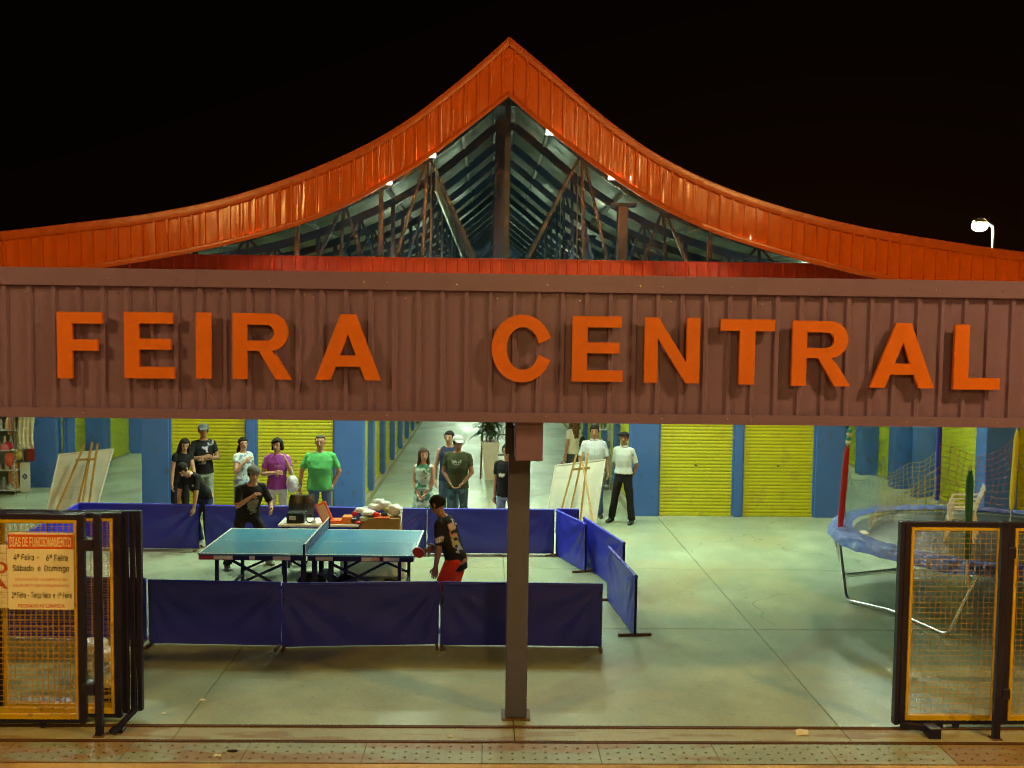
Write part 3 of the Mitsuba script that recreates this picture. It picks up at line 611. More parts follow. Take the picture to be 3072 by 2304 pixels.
barrier((-.51, 11.53), (1.35, 11.50), 'purple blue cloth barrier of the front row crossed by the support post', .735, lean=.03)
barrier((-6.36, 13.2), (-6.40, 14.8), 'blue barrier on the left side of the court seen through the gate mesh')
barrier((-6.40, 14.82), (-6.56, 16.33), 'blue barrier on the left side of the court running to the rear corner')
barrier((-6.56, 16.38), (-4.63, 16.33), 'blue barrier of the rear row in front of the left easel')
barrier((-4.50, 16.27), (-2.75, 16.25), 'blue barrier of the rear row behind the left player')
barrier((-2.73, 16.22), (-.95, 16.15), 'blue barrier of the rear row behind the umpire table')
barrier((-.93, 16.15), (1.10, 16.18), 'blue barrier of the rear row behind the right player')
barrier((1.14, 16.26), (1.50, 16.22), 'short end of a blue barrier behind the rear right corner', feet=(0, 0))
barrier((1.14, 16.12), (1.50, 15.02), 'blue barrier on the right side of the court nearest the rear corner')
barrier((1.52, 15.55), (1.90, 13.75), 'blue barrier second from the rear on the right side of the court')
barrier((1.66, 13.50), (1.80, 11.92), 'blue barrier at the right front corner standing open at an angle')

# ================================================================== TABLE TENNIS TABLE
tt = thing('ping_pong_table', 'blue table tennis table with white edge lines and dark folding legs', 'table')
TZ = .76
ct, st_ = math.cos(-.018), math.sin(-.018)
def tw(m): return warp(m, lambda v: np.stack([-2.26 + v[:, 0] * ct - v[:, 1] * st_, 13.57 + v[:, 0] * st_ + v[:, 1] * ct, v[:, 2]], 1))
HX, HY = 1.37, .79
for s in (-1, 1):
    a, b = (-HX, -.004) if s < 0 else (.004, HX)
    add(tt, 'table_top', tw(rbx(a, b, -HY, HY, TZ - .022, TZ, .002)), 'table_blue', smooth=False)
    ln = [bx(a, b, -HY + .001, -HY + .021, TZ, TZ + .0012), bx(a, b, HY - .021, HY - .001, TZ, TZ + .0012)]
    e = (a + .001, a + .021) if s < 0 else (b - .021, b - .001)
    ln += [bx(*e, -HY + .0215, HY - .0215, TZ, TZ + .0012), bx(a + (.022 if s < 0 else 0), b - (.022 if s > 0 else 0), -.0015, .0015, TZ, TZ + .0011)]
    add(tt, 'white_line', tw(cat(*ln)), 'satin', color=(.72, .74, .68), label='white edge lines and centre line')
    add(tt, 'apron', tw(cat(bx(a + .01, b - .01, -HY + .012, -HY + .03, TZ - .085, TZ - .0225), bx(a + .01, b - .01, HY - .03, HY - .012, TZ - .085, TZ - .0225), *( [bx(a + .01, a + .03, -HY + .031, HY - .031, TZ - .085, TZ - .0225)] if s < 0 else [bx(b - .03, b - .01, -HY + .031, HY - .031, TZ - .085, TZ - .0225)]))), 'gate_dark')
    lx = (-1.17, -.30) if s < 0 else (1.17, .28)
    for X in lx:
        for Y in (-HY + .16, HY - .16): add(tt, 'leg', tw(rbx(X - .022, X + .022, Y - .022, Y + .022, .0, TZ - .086, .003)), 'gate_dark')
    for Y in (-HY + .19, HY - .19):
        add(tt, 'brace', tw(bar((lx[0], Y, .20), (lx[1], Y, .60), .03)), 'gate_dark'); add(tt, 'brace', tw(bar((lx[0] * .88, Y + .032, .64), (lx[1], Y + .032, .24), .03)), 'gate_dark')
    for X in lx: add(tt, 'cross_bar', tw(bar((X, -HY + .18, .14), (X, HY - .18, .14), .028)), 'gate_dark')
    for x0, w, c in (((-1.17, .24, (.50, .50, .44)), (-1.36, .18, (.30, .03, .03)), (-.72, .07, (.42, .42, .36)), (-.42, .22, (.36, .36, .32))) if s < 0 else ((.70, .22, (.45, .45, .42)), (.98, .20, (.50, .50, .46)), (.82, .12, (.34, .03, .03)), (.12, .22, (.32, .32, .28)))):
        add(tt, 'apron_label', tw(bx(x0, x0 + w, -HY + .009, -HY + .0118, TZ - .078, TZ - .03)), 'satin', color=c, label='pale or red printed strip on the apron')
wheel = warp(lathe([(.0, -.02), (.07, -.02), (.08, 0), (.07, .02), (0, .02)], 14), lambda v: np.stack([v[:, 0], v[:, 2], v[:, 1]], 1))
for X in (-.07, .09):
    for Y in (-HY + .14, HY - .14): add(tt, 'wheel', tw(moved(wheel, (X, Y, .08))), 'gate_dark')
add(tt, 'centre_frame', tw(cat(*[bx(X - .03, X + .03, Y - .03, Y + .03, .16, .70) for X in (-.06, .08) for Y in (-HY + .16, HY - .16)], bx(-.05, .07, -HY + .18, HY - .18, .18, .24))), 'gate_dark')
net = thing('table_net', 'blue table tennis net with a white top tape across the middle of the table', 'net')
nw = [tube([(0, y, TZ + .006), (0, y, TZ + .145)], .0022, 4) for y in np.arange(-.90, .901, .022)] + [tube([(0, -.9, z), (0, .9, z)], .0022, 4) for z in np.arange(TZ + .015, TZ + .145, .02)]
add(net, 'netting', tw(cat(*nw)), 'satin', color=(.05, .12, .32), kind='stuff')
add(net, 'tape', tw(bx(-.004, .004, -.91, .91, TZ + .143, TZ + .158)), 'satin', color=(.7, .72, .66), label='white top tape')
for Y in (-.905, .905): add(net, 'net_post', tw(cat(rbx(-.014, .014, Y - .014, Y + .014, TZ - .10, TZ + .158, .003), bx(-.02, .02, min(Y, Y * .85), max(Y, Y * .85), TZ - .10, TZ - .087))), 'gate_dark')

# ---- under the table
def blob(c, r, seed, amp=.25, sub=3, squash=.0):
    m = trimesh.creation.icosphere(sub, 1.0); v = np.array(m.vertices); n = meshkit.fbm(v * 1.7 + seed * 7.3, 3, seed) - .5
    w = v * (1 + amp * 2 * n)[:, None]; w = np.sign(w) * np.abs(w) ** (1 - squash) * np.asarray(r)
    return tm(w + np.asarray(c), m.faces)
for c, r, l in (((-1.25, 13.35, .145), (.21, .13, .145), 'black sports bag on the floor beneath the right half of the table'), ((-2.28, 13.2, .20), (.20, .14, .20), 'large black bag on the floor below the net'), ((-1.86, 13.45, .16), (.15, .12, .16), 'dark backpack on the floor beside the bag below the net')):
    k = thing('bag', l, 'bag')
    add(k, 'body', blob(c, r, int(abs(c[0] * 10)), .12, 3, .25), 'cloth', smooth=True, color=(.008, .009, .012))
    add(k, 'strap', tube([(c[0] - r[0] * .7, c[1] - r[1] * .6, c[2] + r[2] * .5), (c[0] - r[0] * .3, c[1] - r[1] * .9, c[2] + r[2] * 1.25), (c[0] + r[0] * .4, c[1] - r[1] * .9, c[2] + r[2] * 1.2), (c[0] + r[0] * .8, c[1] - r[1] * .6, c[2] + r[2] * .4)], .014, 6), 'cloth', color=(.01, .01, .014))
k = thing('storage_tub', 'pale plastic tub standing on the floor behind the table legs', 'tub')
add(k, 'body', rbx(-2.1, -1.15, 14.55, 14.9, .012, .34, .03), 'plastic_white'); add(k, 'lid', rbx(-2.12, -1.13, 14.53, 14.92, .342, .38, .012), 'plastic_white')

# ================================================================== UMPIRE TABLE AND ITS GOODS
k = thing('umpire_table', 'small cream topped table behind the table tennis table heaped with goods', 'table')
add(k, 'table_top', rbx(-3.03, -1.86, 14.72, 15.25, .715, .75, .006), 'plastic_white')
for X in (-2.96, -1.93):
    for Y in (14.78, 15.19): add(k, 'leg', rbx(X - .02, X + .02, Y - .02, Y + .02, .0, .714, .003), 'gate_dark')
k = thing('chair', 'black padded chair back with a pale label behind the umpire table', 'chair')
def back(u, v):
    w = .19 * (1 - .10 * v ** 6); x = -2.80 + (u - .5) * 2 * w; z = .74 + v * .33
    return x, 15.30 + .05 * (u - .5) ** 2 * 4 - .03 * np.sin(v * PI) + .03 * v, z
bk = grid(14, 12, back); b2 = warp(bk, lambda v: v + [0, .06, 0])
add(k, 'backrest', cat(bk, b2, grid(14, 1, lambda u, v: (*back(u, u * 0 + 1)[:1], back(u, u * 0 + 1)[1] + v * .06, back(u, u * 0 + 1)[2]))), 'satin', smooth=40, color=(.010, .011, .012))
add(k, 'seat', rbx(-3.0, -2.58, 15.30, 15.74, .44, .50, .02), 'satin', color=(.012, .012, .014))
for X in (-2.96, -2.62):
    for Y in (15.34, 15.70): add(k, 'leg', tube([(X, Y, .0), (X, Y, .45)], .016, 8), 'gate_dark')
k = thing('loudspeaker', 'low black loudspeaker box with a pale label on the umpire table', 'speaker')
add(k, 'body', rbx(-2.92, -2.66, 14.80, 15.02, .751, .90, .012), 'satin', color=(.010, .011, .012)); add(k, 'label_plate', bx(-2.88, -2.78, 14.795, 14.7995, .80, .86), 'satin', color=(.42, .45, .42))
k = thing('headphones', 'coiled dark cable and headphones lying beside the black loudspeaker', 'headphones')
a = np.linspace(0, 2 * PI, 24, endpoint=False); add(k, 'band', tube(np.stack([-2.58 + .06 * np.cos(a), 14.86 + .02 * np.sin(a), .81 + .055 * np.sin(a)], 1), .008, 6, True), 'satin', color=(.015, .015, .02)); add(k, 'cup', blob((-2.53, 14.84, .775), (.035, .03, .025), 3), 'satin', smooth=True, color=(.5, .53, .5))
k = thing('racket_case', 'open orange case with a pale lid propped up on the umpire table', 'case')
lid = moved(rbx(-.085, .085, -.02, .02, 0, .30, .008), (-2.32, 14.86, .77), ry=-.42); inn = moved(rbx(-.06, .06, -.026, -.0205, .04, .27, .002), (-2.32, 14.86, .77), ry=-.42)
add(k, 'lid', lid, 'satin', color=(.75, .12, .03)); add(k, 'lid_lining', inn, 'satin', color=(.72, .48, .32), label='pale lid lining'); add(k, 'tray', rbx(-2.34, -2.12, 14.78, 15.0, .751, .80, .006), 'satin', color=(.75, .13, .03))
k = thing('orange_box', 'bright orange box lying on the umpire table right of the net', 'box'); add(k, '', rbx(-2.11, -1.97, 14.80, 15.0, .752, .85, .008), 'satin', color=(.72, .20, .03))
GOODS = [(-1.93, 14.83, .80, .07, .05, (.03, .035, .04), 'dark crumpled bag on the umpire table beside the orange box', .3), (-1.93, 14.87, .885, .05, .04, (.50, .02, .05), 'small red ball shaped bundle on the heap of goods', .1), (-1.86, 14.92, .93, .075, .042, (.70, .72, .70), 'white plastic packet standing up on the heap', .2), (-1.74, 14.88, .895, .09, .040, (.68, .70, .66), 'white shoe shaped packet near the carton', .15),
         (-1.79, 14.84, .815, .08, .045, (.45, .56, .44), 'pale green wrapped packet on the umpire table', .2), (-1.70, 14.86, .80, .07, .04, (.20, .42, .16), 'bright green packet on the edge of the umpire table', .2), (-1.87, 14.79, .775, .06, .022, (.45, .04, .04), 'flat red packet at the front of the umpire table', .2), (-1.64, 14.92, .88, .06, .03, (.24, .06, .05), 'dark red pouch between the table and the carton', .2)]
for x, y, z, a, b, c, l, am in GOODS:
    k = thing('packet', l, 'packet'); add(k, '', blob((x, y, max(z, .752 + b * .9)), (a, a * .7, b), len(l), am), 'gloss', smooth=True, color=c)
k = thing('carton', 'tall brown cardboard carton beside the umpire table', 'box')
add(k, 'body', cat(rbx(-1.84, -1.265, 14.80, 15.25, .004, .83, .004)), 'cardboard'); add(k, 'seam_tape', bx(-1.555, -1.535, 14.796, 14.799, .02, .82), 'satin', color=(.26, .18, .08))
TOPS = [(-1.74, 14.95, .885, .11, .055, (.66, .60, .72), 'lilac white plastic bundle at the front left of the carton top', .3), (-1.66, 15.05, .955, .10, .06, (.58, .60, .56), 'silver wrapped bundle on the carton', .4), (-1.60, 15.1, 1.03, .085, .045, (.70, .72, .72), 'topmost white crumpled wrapper on the carton', .45), (-1.50, 15.05, .985, .09, .06, (.62, .65, .68), 'grey white crumpled wrapper near the top of the heap', .4),
        (-1.62, 14.88, .875, .055, .04, (.60, .03, .02), 'red packet at the front of the carton top', .2), (-1.36, 15.0, .925, .12, .085, (.62, .63, .56), 'large cream sack on the right of the carton top', .25), (-1.50, 14.9, .875, .05, .035, (.03, .04, .05), 'small black packet on the front of the carton top', .2), (-1.47, 14.98, .93, .06, .03, (.35, .40, .05), 'yellow green wrapper between the bundles', .3), (-1.80, 15.1, .90, .07, .06, (.50, .52, .46), 'grey plastic bundle at the rear left of the carton top', .35)]
for x, y, z, a, b, c, l, am in TOPS:
    k = thing('bundle', l, 'bundle'); add(k, '', blob((x, y, z), (a, a * .75, b), len(l) + 5, am), 'gloss', smooth=True, color=c)
k = thing('red_tray', 'thin red tray lying along the front of the carton top', 'tray'); add(k, '', rbx(-1.64, -1.41, 14.78, 14.88, .832, .85, .004), 'satin', color=(.55, .10, .02))
k = thing('sheet_of_paper', 'white sheet hanging down the right side of the carton', 'paper'); add(k, '', grid(6, 8, lambda u, v: (-1.262 + .012 * np.sin(v * 3), 14.83 + u * .22, .72 + v * .22 + .0 * u)), 'paper_gloss', color=(.68, .70, .66))

# ================================================================== EASELS WITH BOARDS
def easel(P, board, label_e, label_b):
    k = thing('display_board', label_b, 'board')
    a, b, c, d = (np.array(q, float) for q in board)     # tl tr br bl
    n = np.cross(b - a, d - a); n /= np.linalg.norm(n)
    if n[1] > 0: n = -n
    V = [a, b, c, d, a - n * .018, b - n * .018, c - n * .018, d - n * .018]
    add(k, 'panel', trimesh.convex.convex_hull(np.array(V)), 'board_white')
    add(k, 'edge_strip', cat(bar(a + n * .006, b + n * .006, .016, .022), bar(b + n * .006, c + n * .006, .016, .022), bar(a + n * .006, d + n * .006, .016, .022)), 'plastic_white')
    k = thing('easel', label_e, 'easel')
    for p, q in P[:-1]: add(k, 'leg', bar(p, q, .034, .022, up=(0, 1, 0)), 'wood')
    add(k, 'cross_bar', bar(*P[-1], .03, .04), 'wood')
easel([((-7.40, 18.78, 1.38), (-7.83, 18.30, .0)), ((-7.26, 18.80, 1.43), (-7.48, 18.45, .0)), ((-7.16, 18.78, 1.40), (-7.20, 18.30, .0)), ((-7.27, 18.70, 1.20), (-7.12, 17.75, .0)), ((-7.49, 18.60, 1.12), (-7.13, 18.60, 1.14))],
      ((-7.96, 19.02, 1.16), (-6.955, 19.0, 1.275), (-7.16, 18.62, .12), (-8.08, 18.64, .04)), 'wooden easel seen from behind under the left display board', 'blank white display board turned away on the left easel in front of the corridor')
easel([((1.63, 18.32, 1.36), (1.24, 17.9, .0)), ((1.755, 18.34, 1.40), (1.44, 18.0, .0)), ((1.835, 18.32, 1.37), (1.66, 17.9, .0)), ((1.73, 18.2, 1.22), (1.90, 17.25, .0)), ((1.56, 18.16, 1.10), (1.86, 18.16, 1.13))],
      ((1.275, 18.62, 1.10), (2.19, 18.6, 1.225), (1.99, 18.28, .03), (1.09, 18.3, .15)), 'wooden easel seen from behind under the right display board', 'blank white display board on the right easel before the man in a white shirt')

# ================================================================== TRAMPOLINE
tp = thing('trampoline', 'round trampoline with a shiny blue edge pad and bent silver tube legs', 'trampoline')
C = np.array([7.0, 13.6]); RR = 2.16; a = np.linspace(0, 2 * PI, 120, endpoint=False); ZR = .88
add(tp, 'rim_tube', tube(np.stack([C[0] + RR * np.cos(a), C[1] + RR * np.sin(a), a * 0 + ZR - .03], 1), .024, 8, True), 'chrome', smooth=60)
def pad(u, v):
    t = u * 2 * PI; q = np.stack([np.cos(t) * 9, np.sin(t) * 9, v * 3], 1); w = meshkit.fbm(q, 3, 4) - .5
    w = w + .7 * (meshkit.fbm(q * [3.1, 3.1, .6], 3, 8) - .5); r = RR + .06 - v * .34; z = ZR + .045 + .02 * np.sin(v * PI) - .12 * np.maximum(0, .16 - v) / .16 + .06 * w * np.minimum(1, (1 - v) * 5 + .4)
    return C[0] + r * np.cos(t), C[1] + r * np.sin(t), z
add(tp, 'edge_pad', grid(420, 14, pad), 'pad_vinyl', smooth=True, label='crinkled shiny blue edge pad')
add(tp, 'jump_mat', lathe([(0, .0), (RR - .3, .0), (RR - .3, -.008), (0, -.008)], 64, (C[0], C[1], ZR - .005)), 'jump_mat', smooth=30, label='black jumping mat')
def leg(p0, q0, p1, q1, mid=None):
    pts = [(*p0, ZR - .04), (*p1, .03)] + ([mid] if mid else []) + [(*q1, .03), (*q0, ZR - .04)]
    add(tp, 'leg', tube(bend(pts, .10, 6), .022, 10), 'chrome', smooth=60)
leg((4.93, 13.95), (5.86, 11.78), (4.90, 13.47), (5.60, 11.95), (5.28, 12.92, .06))
leg((4.98, 14.4), (6.5, 15.6), (5.36, 14.87), (6.45, 15.3))
leg((7.8, 11.6), (9.0, 12.8), (7.9, 11.7), (8.8, 12.8)); leg((7.6, 15.6), (8.9, 14.6), (7.7, 15.4), (8.8, 14.5))
k = thing('paper_card', 'white card lying on the trampoline mat near its left edge', 'card'); add(k, '', grid(3, 3, lambda u, v: (5.20 + u * .10, 13.72 + v * .2 + u * .06, ZR + .004 + .004 * u * v)), 'paper_gloss', color=(.70, .70, .66))
POLES = [('red', (5.03, 14.0, 2.07), (4.945, 13.98, .60), (.33, .012, .02), 'red foam padded net pole at the left edge of the trampoline', 1.0), ('green', (5.69, 11.75, 2.06), (5.70, 11.75, .70), (.01, .09, .05), 'dark green foam padded net pole at the front of the trampoline', 1.05), ('blue', (7.11, 15.75, 2.35), (7.105, 15.73, .65), (.02, .03, .38), 'blue foam padded net pole at the back of the trampoline', .95), ('yellow', (7.90, 14.9, 2.22), (7.855, 14.9, .70), (.55, .48, .02), 'yellow foam padded net pole at the right of the trampoline', 1.0)]
for nm, t, b, c, l, zf in POLES:
    k = thing('net_pole', l, 'pole'); t, b = np.array(t), np.array(b); f0 = b + (t - b) * .22
    add(k, 'tube', tube([b, t + (t - b) * .03], .016, 8), 'chrome'); n = 10; P = [f0 + (t - f0) * s for s in np.linspace(0, 1, n)]
    add(k, 'foam_sleeve', tube(P, [.030] + [.042] * (n - 2) + [.022], 12), 'satin', smooth=50, color=c)
k = thing('tied_cloth', 'knotted green and white cloth tied round the top of the red net pole', 'cloth')
add(k, '', cat(*[blob((5.035 + .006 * i, 13.99, 2.12 + .055 * i), (.035, .035, .032), i, .3, 2) for i in range(4)]), 'cloth', smooth=True, color=lambda v: np.where((np.floor(v[:, 2:3] / .055) % 2) > .5, [[.05, .30, .22]], [[.55, .60, .55]]))
def netp(A, B, zb, nx, nz, sag, col, label, seed, bow=.15):
    A, B = np.array(A), np.array(B)
    def pt(u, v):
        top = A + (B - A) * u; s = sag * 4 * u * (1 - u); z = top[2] - s + (zb - top[2] + s) * v
        w = meshkit.noise(np.array([[u * 6 + seed, v * 4, seed]]))[0] - .5
        out = np.array([-(B - A)[1], (B - A)[0]]); out = out / np.linalg.norm(out)
        return [top[0] + out[0] * (bow * math.sin(PI * u) + .12 * w) + .05 * w, top[1] + out[1] * (bow * math.sin(PI * u) + .12 * w), z + .06 * w]
    m = [tube([pt(u, v) for v in np.linspace(0, 1, nz + 1)], .0036, 4) for u in np.linspace(0, 1, nx + 1)] + [tube([pt(u, v) for u in np.linspace(0, 1, nx + 1)], .0036, 4) for v in np.linspace(0, 1, nz + 1)]
    k = thing('safety_net', label, 'net'); add(k, 'netting', cat(*m), 'satin', color=col, kind='stuff')
netp((5.05, 14.05, 2.0), (6.15, 15.45, 1.72), .95, 17, 13, .42, (.10, .24, .34), 'sagging blue safety net behind the red pole of the trampoline', 3)
netp((5.9, 15.0, 1.55), (7.05, 15.7, 1.78), .92, 14, 9, .12, (.45, .42, .05), 'yellow safety net hanging left of the blue pole', 5)
netp((5.35, 13.9, 1.12), (6.9, 15.1, 1.62), .90, 16, 7, .22, (.45, .42, .05), 'slack yellow safety net drooping over the trampoline mat', 9, .3)
netp((7.15, 15.7, 1.95), (7.88, 14.95, 2.1), 1.0, 10, 10, .25, (.30, .08, .10), 'thin reddish safety net between the blue and yellow poles', 7)
# plastic garden chairs stacked on the mat
def chair_mesh():
    seat = grid(8, 8, lambda u, v: ((u - .5) * .44, (v - .5) * .42, .42 + .02 * (2 * u - 1) ** 2 - .02 * v))
    seat = cat(seat, warp(seat, lambda v: v - [0, 0, .012]))
    bk = [bar(((u - .5) * .42, -.21, .42), ((u - .5) * .40, -.34, .84), .045, .012, up=(0, 1, 0)) for u in (0, .2, .4, .6, .8, 1)] + [bar((-.23, -.345, .85), (.23, -.345, .85), .02, .07)]
    L = [bar((sx * .20, sy * .19, .42), (sx * .25, sy * .25, .0), .05, .035) for sx in (-1, 1) for sy in (-1, 1)]
    A = [tube(bend([(s * .235, .17, .40), (s * .27, .18, .64), (s * .27, -.16, .65), (s * .225, -.30, .68)], .06, 5), .018, 8) for s in (-1, 1)]
    return seat, cat(*bk), L, A
CS, CB, CL, CA = chair_mesh()
def place_chair(i):
    f = lambda m: moved(m, (6.36 + .03 * i, 13.40 + .012 * i, ZR + .002 + .06 * i), rz=1.2, s=.72)
    k = thing('plastic_chair', ['white plastic garden chair stacked on the trampoline, lowest of the three', 'white plastic garden chair stacked on the trampoline, middle of the three', 'white plastic garden chair stacked on the trampoline, uppermost of the three'][i], 'chair')
    add(k, 'seat', f(CS), 'plastic_white', smooth=40); add(k, 'backrest', f(CB), 'plastic_white')
    for q in CL: add(k, 'leg', f(q), 'plastic_white')
    for q in CA: add(k, 'armrest', f(q), 'plastic_white', smooth=40)
for i in range(3): place_chair(i)
def stool(x, y, h, r, label, rz, mat='plastic_white', nm='plastic_stool'):
    k = thing(nm, label, 'stool')
    add(k, 'seat', moved(lathe([(0, 0), (r * .75, -.004), (r * .95, -.015), (r, -.04), (r * .99, -.085), (r * .9, -.085)], 24), (x, y, h)), mat, smooth=40)
    for i in range(4):
        g = rz + i * PI / 2; c, s = math.cos(g), math.sin(g)
        add(k, 'leg', bar((x + c * r * .88, y + s * r * .88, h - .07), (x + c * r * 1.22, y + s * r * 1.22, .0), .045, .02, up=(c, s, 0)), mat)
    add(k, 'ring', moved(tube(np.stack([r * 1.04 * np.cos(np.linspace(0, 2 * PI, 24, endpoint=False)), r * 1.04 * np.sin(np.linspace(0, 2 * PI, 24, endpoint=False)), np.full(24, h * .42)], 1), .01, 6, True), (x, y, 0)), mat)
stool(-3.98, 10.25, .45, .155, 'white plastic stool behind the left gate mesh, left of the pair', .6)
stool(-3.66, 10.0, .45, .155, 'white plastic stool behind the guide post, right of the pair', .2)
k = thing('helmet', 'glossy white rounded helmet resting on the black bag behind the gate mesh', 'helmet')
add(k, 'shell', warp(trimesh.creation.icosphere(3, 1.0), lambda v: np.stack([-3.565 + v[:, 0] * .085, 9.62 + v[:, 1] * .10, .245 + np.maximum(v[:, 2], -.35) * .075], 1)), 'gloss', smooth=50, color=(.72, .70, .62))
k = thing('bag', 'black bag with a cream band on the floor behind the gate mesh', 'bag')
add(k, 'body', rbx(-3.66, -3.46, 9.53, 9.75, .0, .215, .04), 'cloth', smooth=50, color=(.010, .010, .010)); add(k, 'band', moved(rbx(-.10, .10, -.006, .0, -.018, .018, .002), (-3.56, 9.528, .14), ry=-.15), 'cloth', color=(.55, .45, .28), label='cream band')
for i, (x, y, s, l) in enumerate([(2.913, 9.05, .058, 'crumpled white paper lying between the gate rails'), (-2.753, 9.806, .022, 'small white paper scrap on the floor near the left gate'), (-3.014, 9.456, .02, 'tiny white scrap on the floor beside the left gate stack'), (-2.27, 8.53, .03, 'shiny wrapper lying on the drain covers'), (-.30, 8.95, .02, 'small white scrap beside the outer rail')]):
    k = thing('litter', l, 'litter'); sd = i
    add(k, '', grid(6, 6, lambda u, v: (x + (u - .5) * 2 * s + .3 * s * v, y + (v - .5) * 1.5 * s, .004 + s * .5 * meshkit.noise(np.stack([u * 3 + sd, v * 3, u * 0], 1)) + (0.0))), 'paper_gloss', color=(.72, .72, .68))
k = thing('litter', 'dark scrap of rubber lying on the drain covers', 'litter'); add(k, '', blob((-2.16, 8.62, .008), (.045, .022, .008), 4, .4), 'cloth', smooth=True, color=(.02, .018, .015))

# ================================================================== CRAFT STALLS
def stall(x0, x1, y, n, seed, label, gl, cols):
    r = np.random.default_rng(seed)
    k = thing('display_rack', label, 'rack')
    for z in (.10, .52, .94, 1.36): add(k, 'shelf', rbx(x0, x1, y, y + .4, z - .015, z, .003), 'glass_jar', color=(.5, .55, .5))
    for X in (x0 + .015, x1 - .015):
        for Y in (y + .02, y + .38): add(k, 'upright', bx(X - .012, X + .012, Y - .012, Y + .012, .0, 1.9), 'chrome')
    c = 0
    for z in (.10, .52, .94, 1.36):
        X = x0 + .07
        while X < x1 - .05:
            R, Hh = r.uniform(.035, .06), r.uniform(.12, .30); col = cols[r.integers(len(cols))]
            j = thing('jar', gl, 'jar', gl + ' group'); prof = [(0, 0), (R * .8, 0), (R, Hh * .12), (R * r.uniform(.8, 1.1), Hh * .5), (R * r.uniform(.35, .8), Hh * .78), (R * .4, Hh), (0, Hh)]
            add(j, '', lathe(prof, 14, (X, y + r.uniform(.08, .2), z + .001)), 'glass_jar', smooth=50, color=col); X += R * 2 + r.uniform(.02, .05)
JC = [(.62, .68, .62), (.40, .50, .44), (.65, .62, .58), (.30, .36, .34), (.55, .42, .40), (.20, .26, .26)]
stall(-10.9, -9.78, 21.2, 0, 3, 'glass shelf rack of shiny jars at the left picture edge', 'shiny glass or metal jar on the shelf rack at the left edge', JC)
stall(3.02 - .62, 2.78, 22.55, 0, 5, 'crowded shelf rack of small goods between the standing man and the guard', 'small bright ware on the crowded rack behind the man in white', [(.70, .74, .66), (.62, .66, .40), (.20, .22, .2), (.66, .60, .5), (.10, .12, .12), (.3, .44, .2)])
k = thing('shawl', 'fringed cream shawl hanging at the craft stall beside the blue pillar', 'shawl')
add(k, 'cloth', grid(40, 30, lambda u, v: (-9.80 + u * .34 - .02 * np.sin(v * 9), 21.35 + .025 * np.sin(u * 26 + v * 2) + .01 * np.sin(u * 60), 1.02 + v * 1.2 + .03 * np.sin(u * 9))), 'cloth', smooth=True, color=lambda v: np.array([.58, .60, .46])[None] * (.85 + .3 * (np.sin(v[:, 2:3] * 42) > .86)))
add(k, 'fringe', cat(*[tube([(-9.80 + .34 * t, 21.34, 1.04), (-9.80 + .34 * t + .01 * math.sin(i), 21.335, .96)], .006, 4) for i, t in enumerate(np.linspace(0, 1, 22))]), 'cloth', color=(.55, .56, .44), kind='stuff')
STR = [(.55, .25, .22), (.15, .2, .3), (.6, .58, .45), (.12, .12, .12)]
k = thing('scarf', 'striped multicoloured scarf hanging left of the cream shawl', 'scarf')
add(k, '', grid(14, 20, lambda u, v: (-9.98 + u * .16, 21.32 + .02 * np.sin(u * 18), 1.25 + v * .95)), 'cloth', smooth=True, color=lambda v: np.array(STR)[(np.floor(v[:, 0] / .022).astype(int)) % 4])
k = thing('woven_bag', 'round green and orange patterned bag standing at the foot of the craft stall', 'bag'); add(k, '', blob((-9.83, 21.38, .83), (.12, .06, .13), 2, .08, 3, .2), 'cloth', smooth=True, color=lambda v: np.array([(.22, .34, .06), (.55, .16, .08), (.5, .52, .42)])[((np.sin(v[:, 0] * 60) + np.sin(v[:, 2] * 70)) * .9 + 1).astype(int).clip(0, 2)])
k = thing('wall_hanging', 'dark red square hanging behind the patterned bag', 'hanging'); add(k, '', rbx(-9.68, -9.52, 21.5, 21.52, .68, 1.0, .003), 'cloth', color=(.18, .02, .015))
k = thing('wall_hanging', 'orange panel with a column of pale marks at the foot of the stall', 'hanging')
add(k, 'panel', moved(rbx(-.10, .10, 0, .012, 0, .62, .003), (-9.92, 21.40, .03)), 'cloth', color=(.50, .26, .10))
for i in range(5): add(k, 'mark', rbx(-9.935, -9.905, 21.394, 21.3985, .12 + i * .10, .155 + i * .10, .001), 'cloth', color=(.65, .60, .5))
k = thing('wall_hanging', 'white panel with a blue and white diamond pattern beside the blue pillar', 'hanging')
add(k, 'panel', rbx(-9.79, -9.58, 21.42, 21.432, .03, .66, .003), 'cloth', color=(.52, .58, .52))
def dia(s, y, c): add(k, 'diamond', extr(Polygon([(-9.685 - s, .36), (-9.685, .36 - s * 1.15), (-9.685 + s, .36), (-9.685, .36 + s * 1.15)]), y, y + .002), 'cloth', color=c)
dia(.096, 21.416, (.66, .68, .62)); dia(.068, 21.4125, (.06, .13, .22)); dia(.024, 21.409, (.40, .36, .34))
for i, (x, z, c, l) in enumerate([(-9.97, 1.02, (.45, .05, .12), 'crimson cushion hanging at the craft stall'), (-10.03, .98, (.50, .14, .18), 'pink red purse hanging in front of the crimson cushion'), (-9.93, .74, (.55, .12, .08), 'small red pouch above the orange panel')]):
    k = thing('cushion', l, 'cushion'); add(k, '', blob((x, 21.30 - .02 * i, z), (.10, .04, .09 if i < 2 else .14), i + 3, .08, 3, .15), 'cloth', smooth=True, color=c)
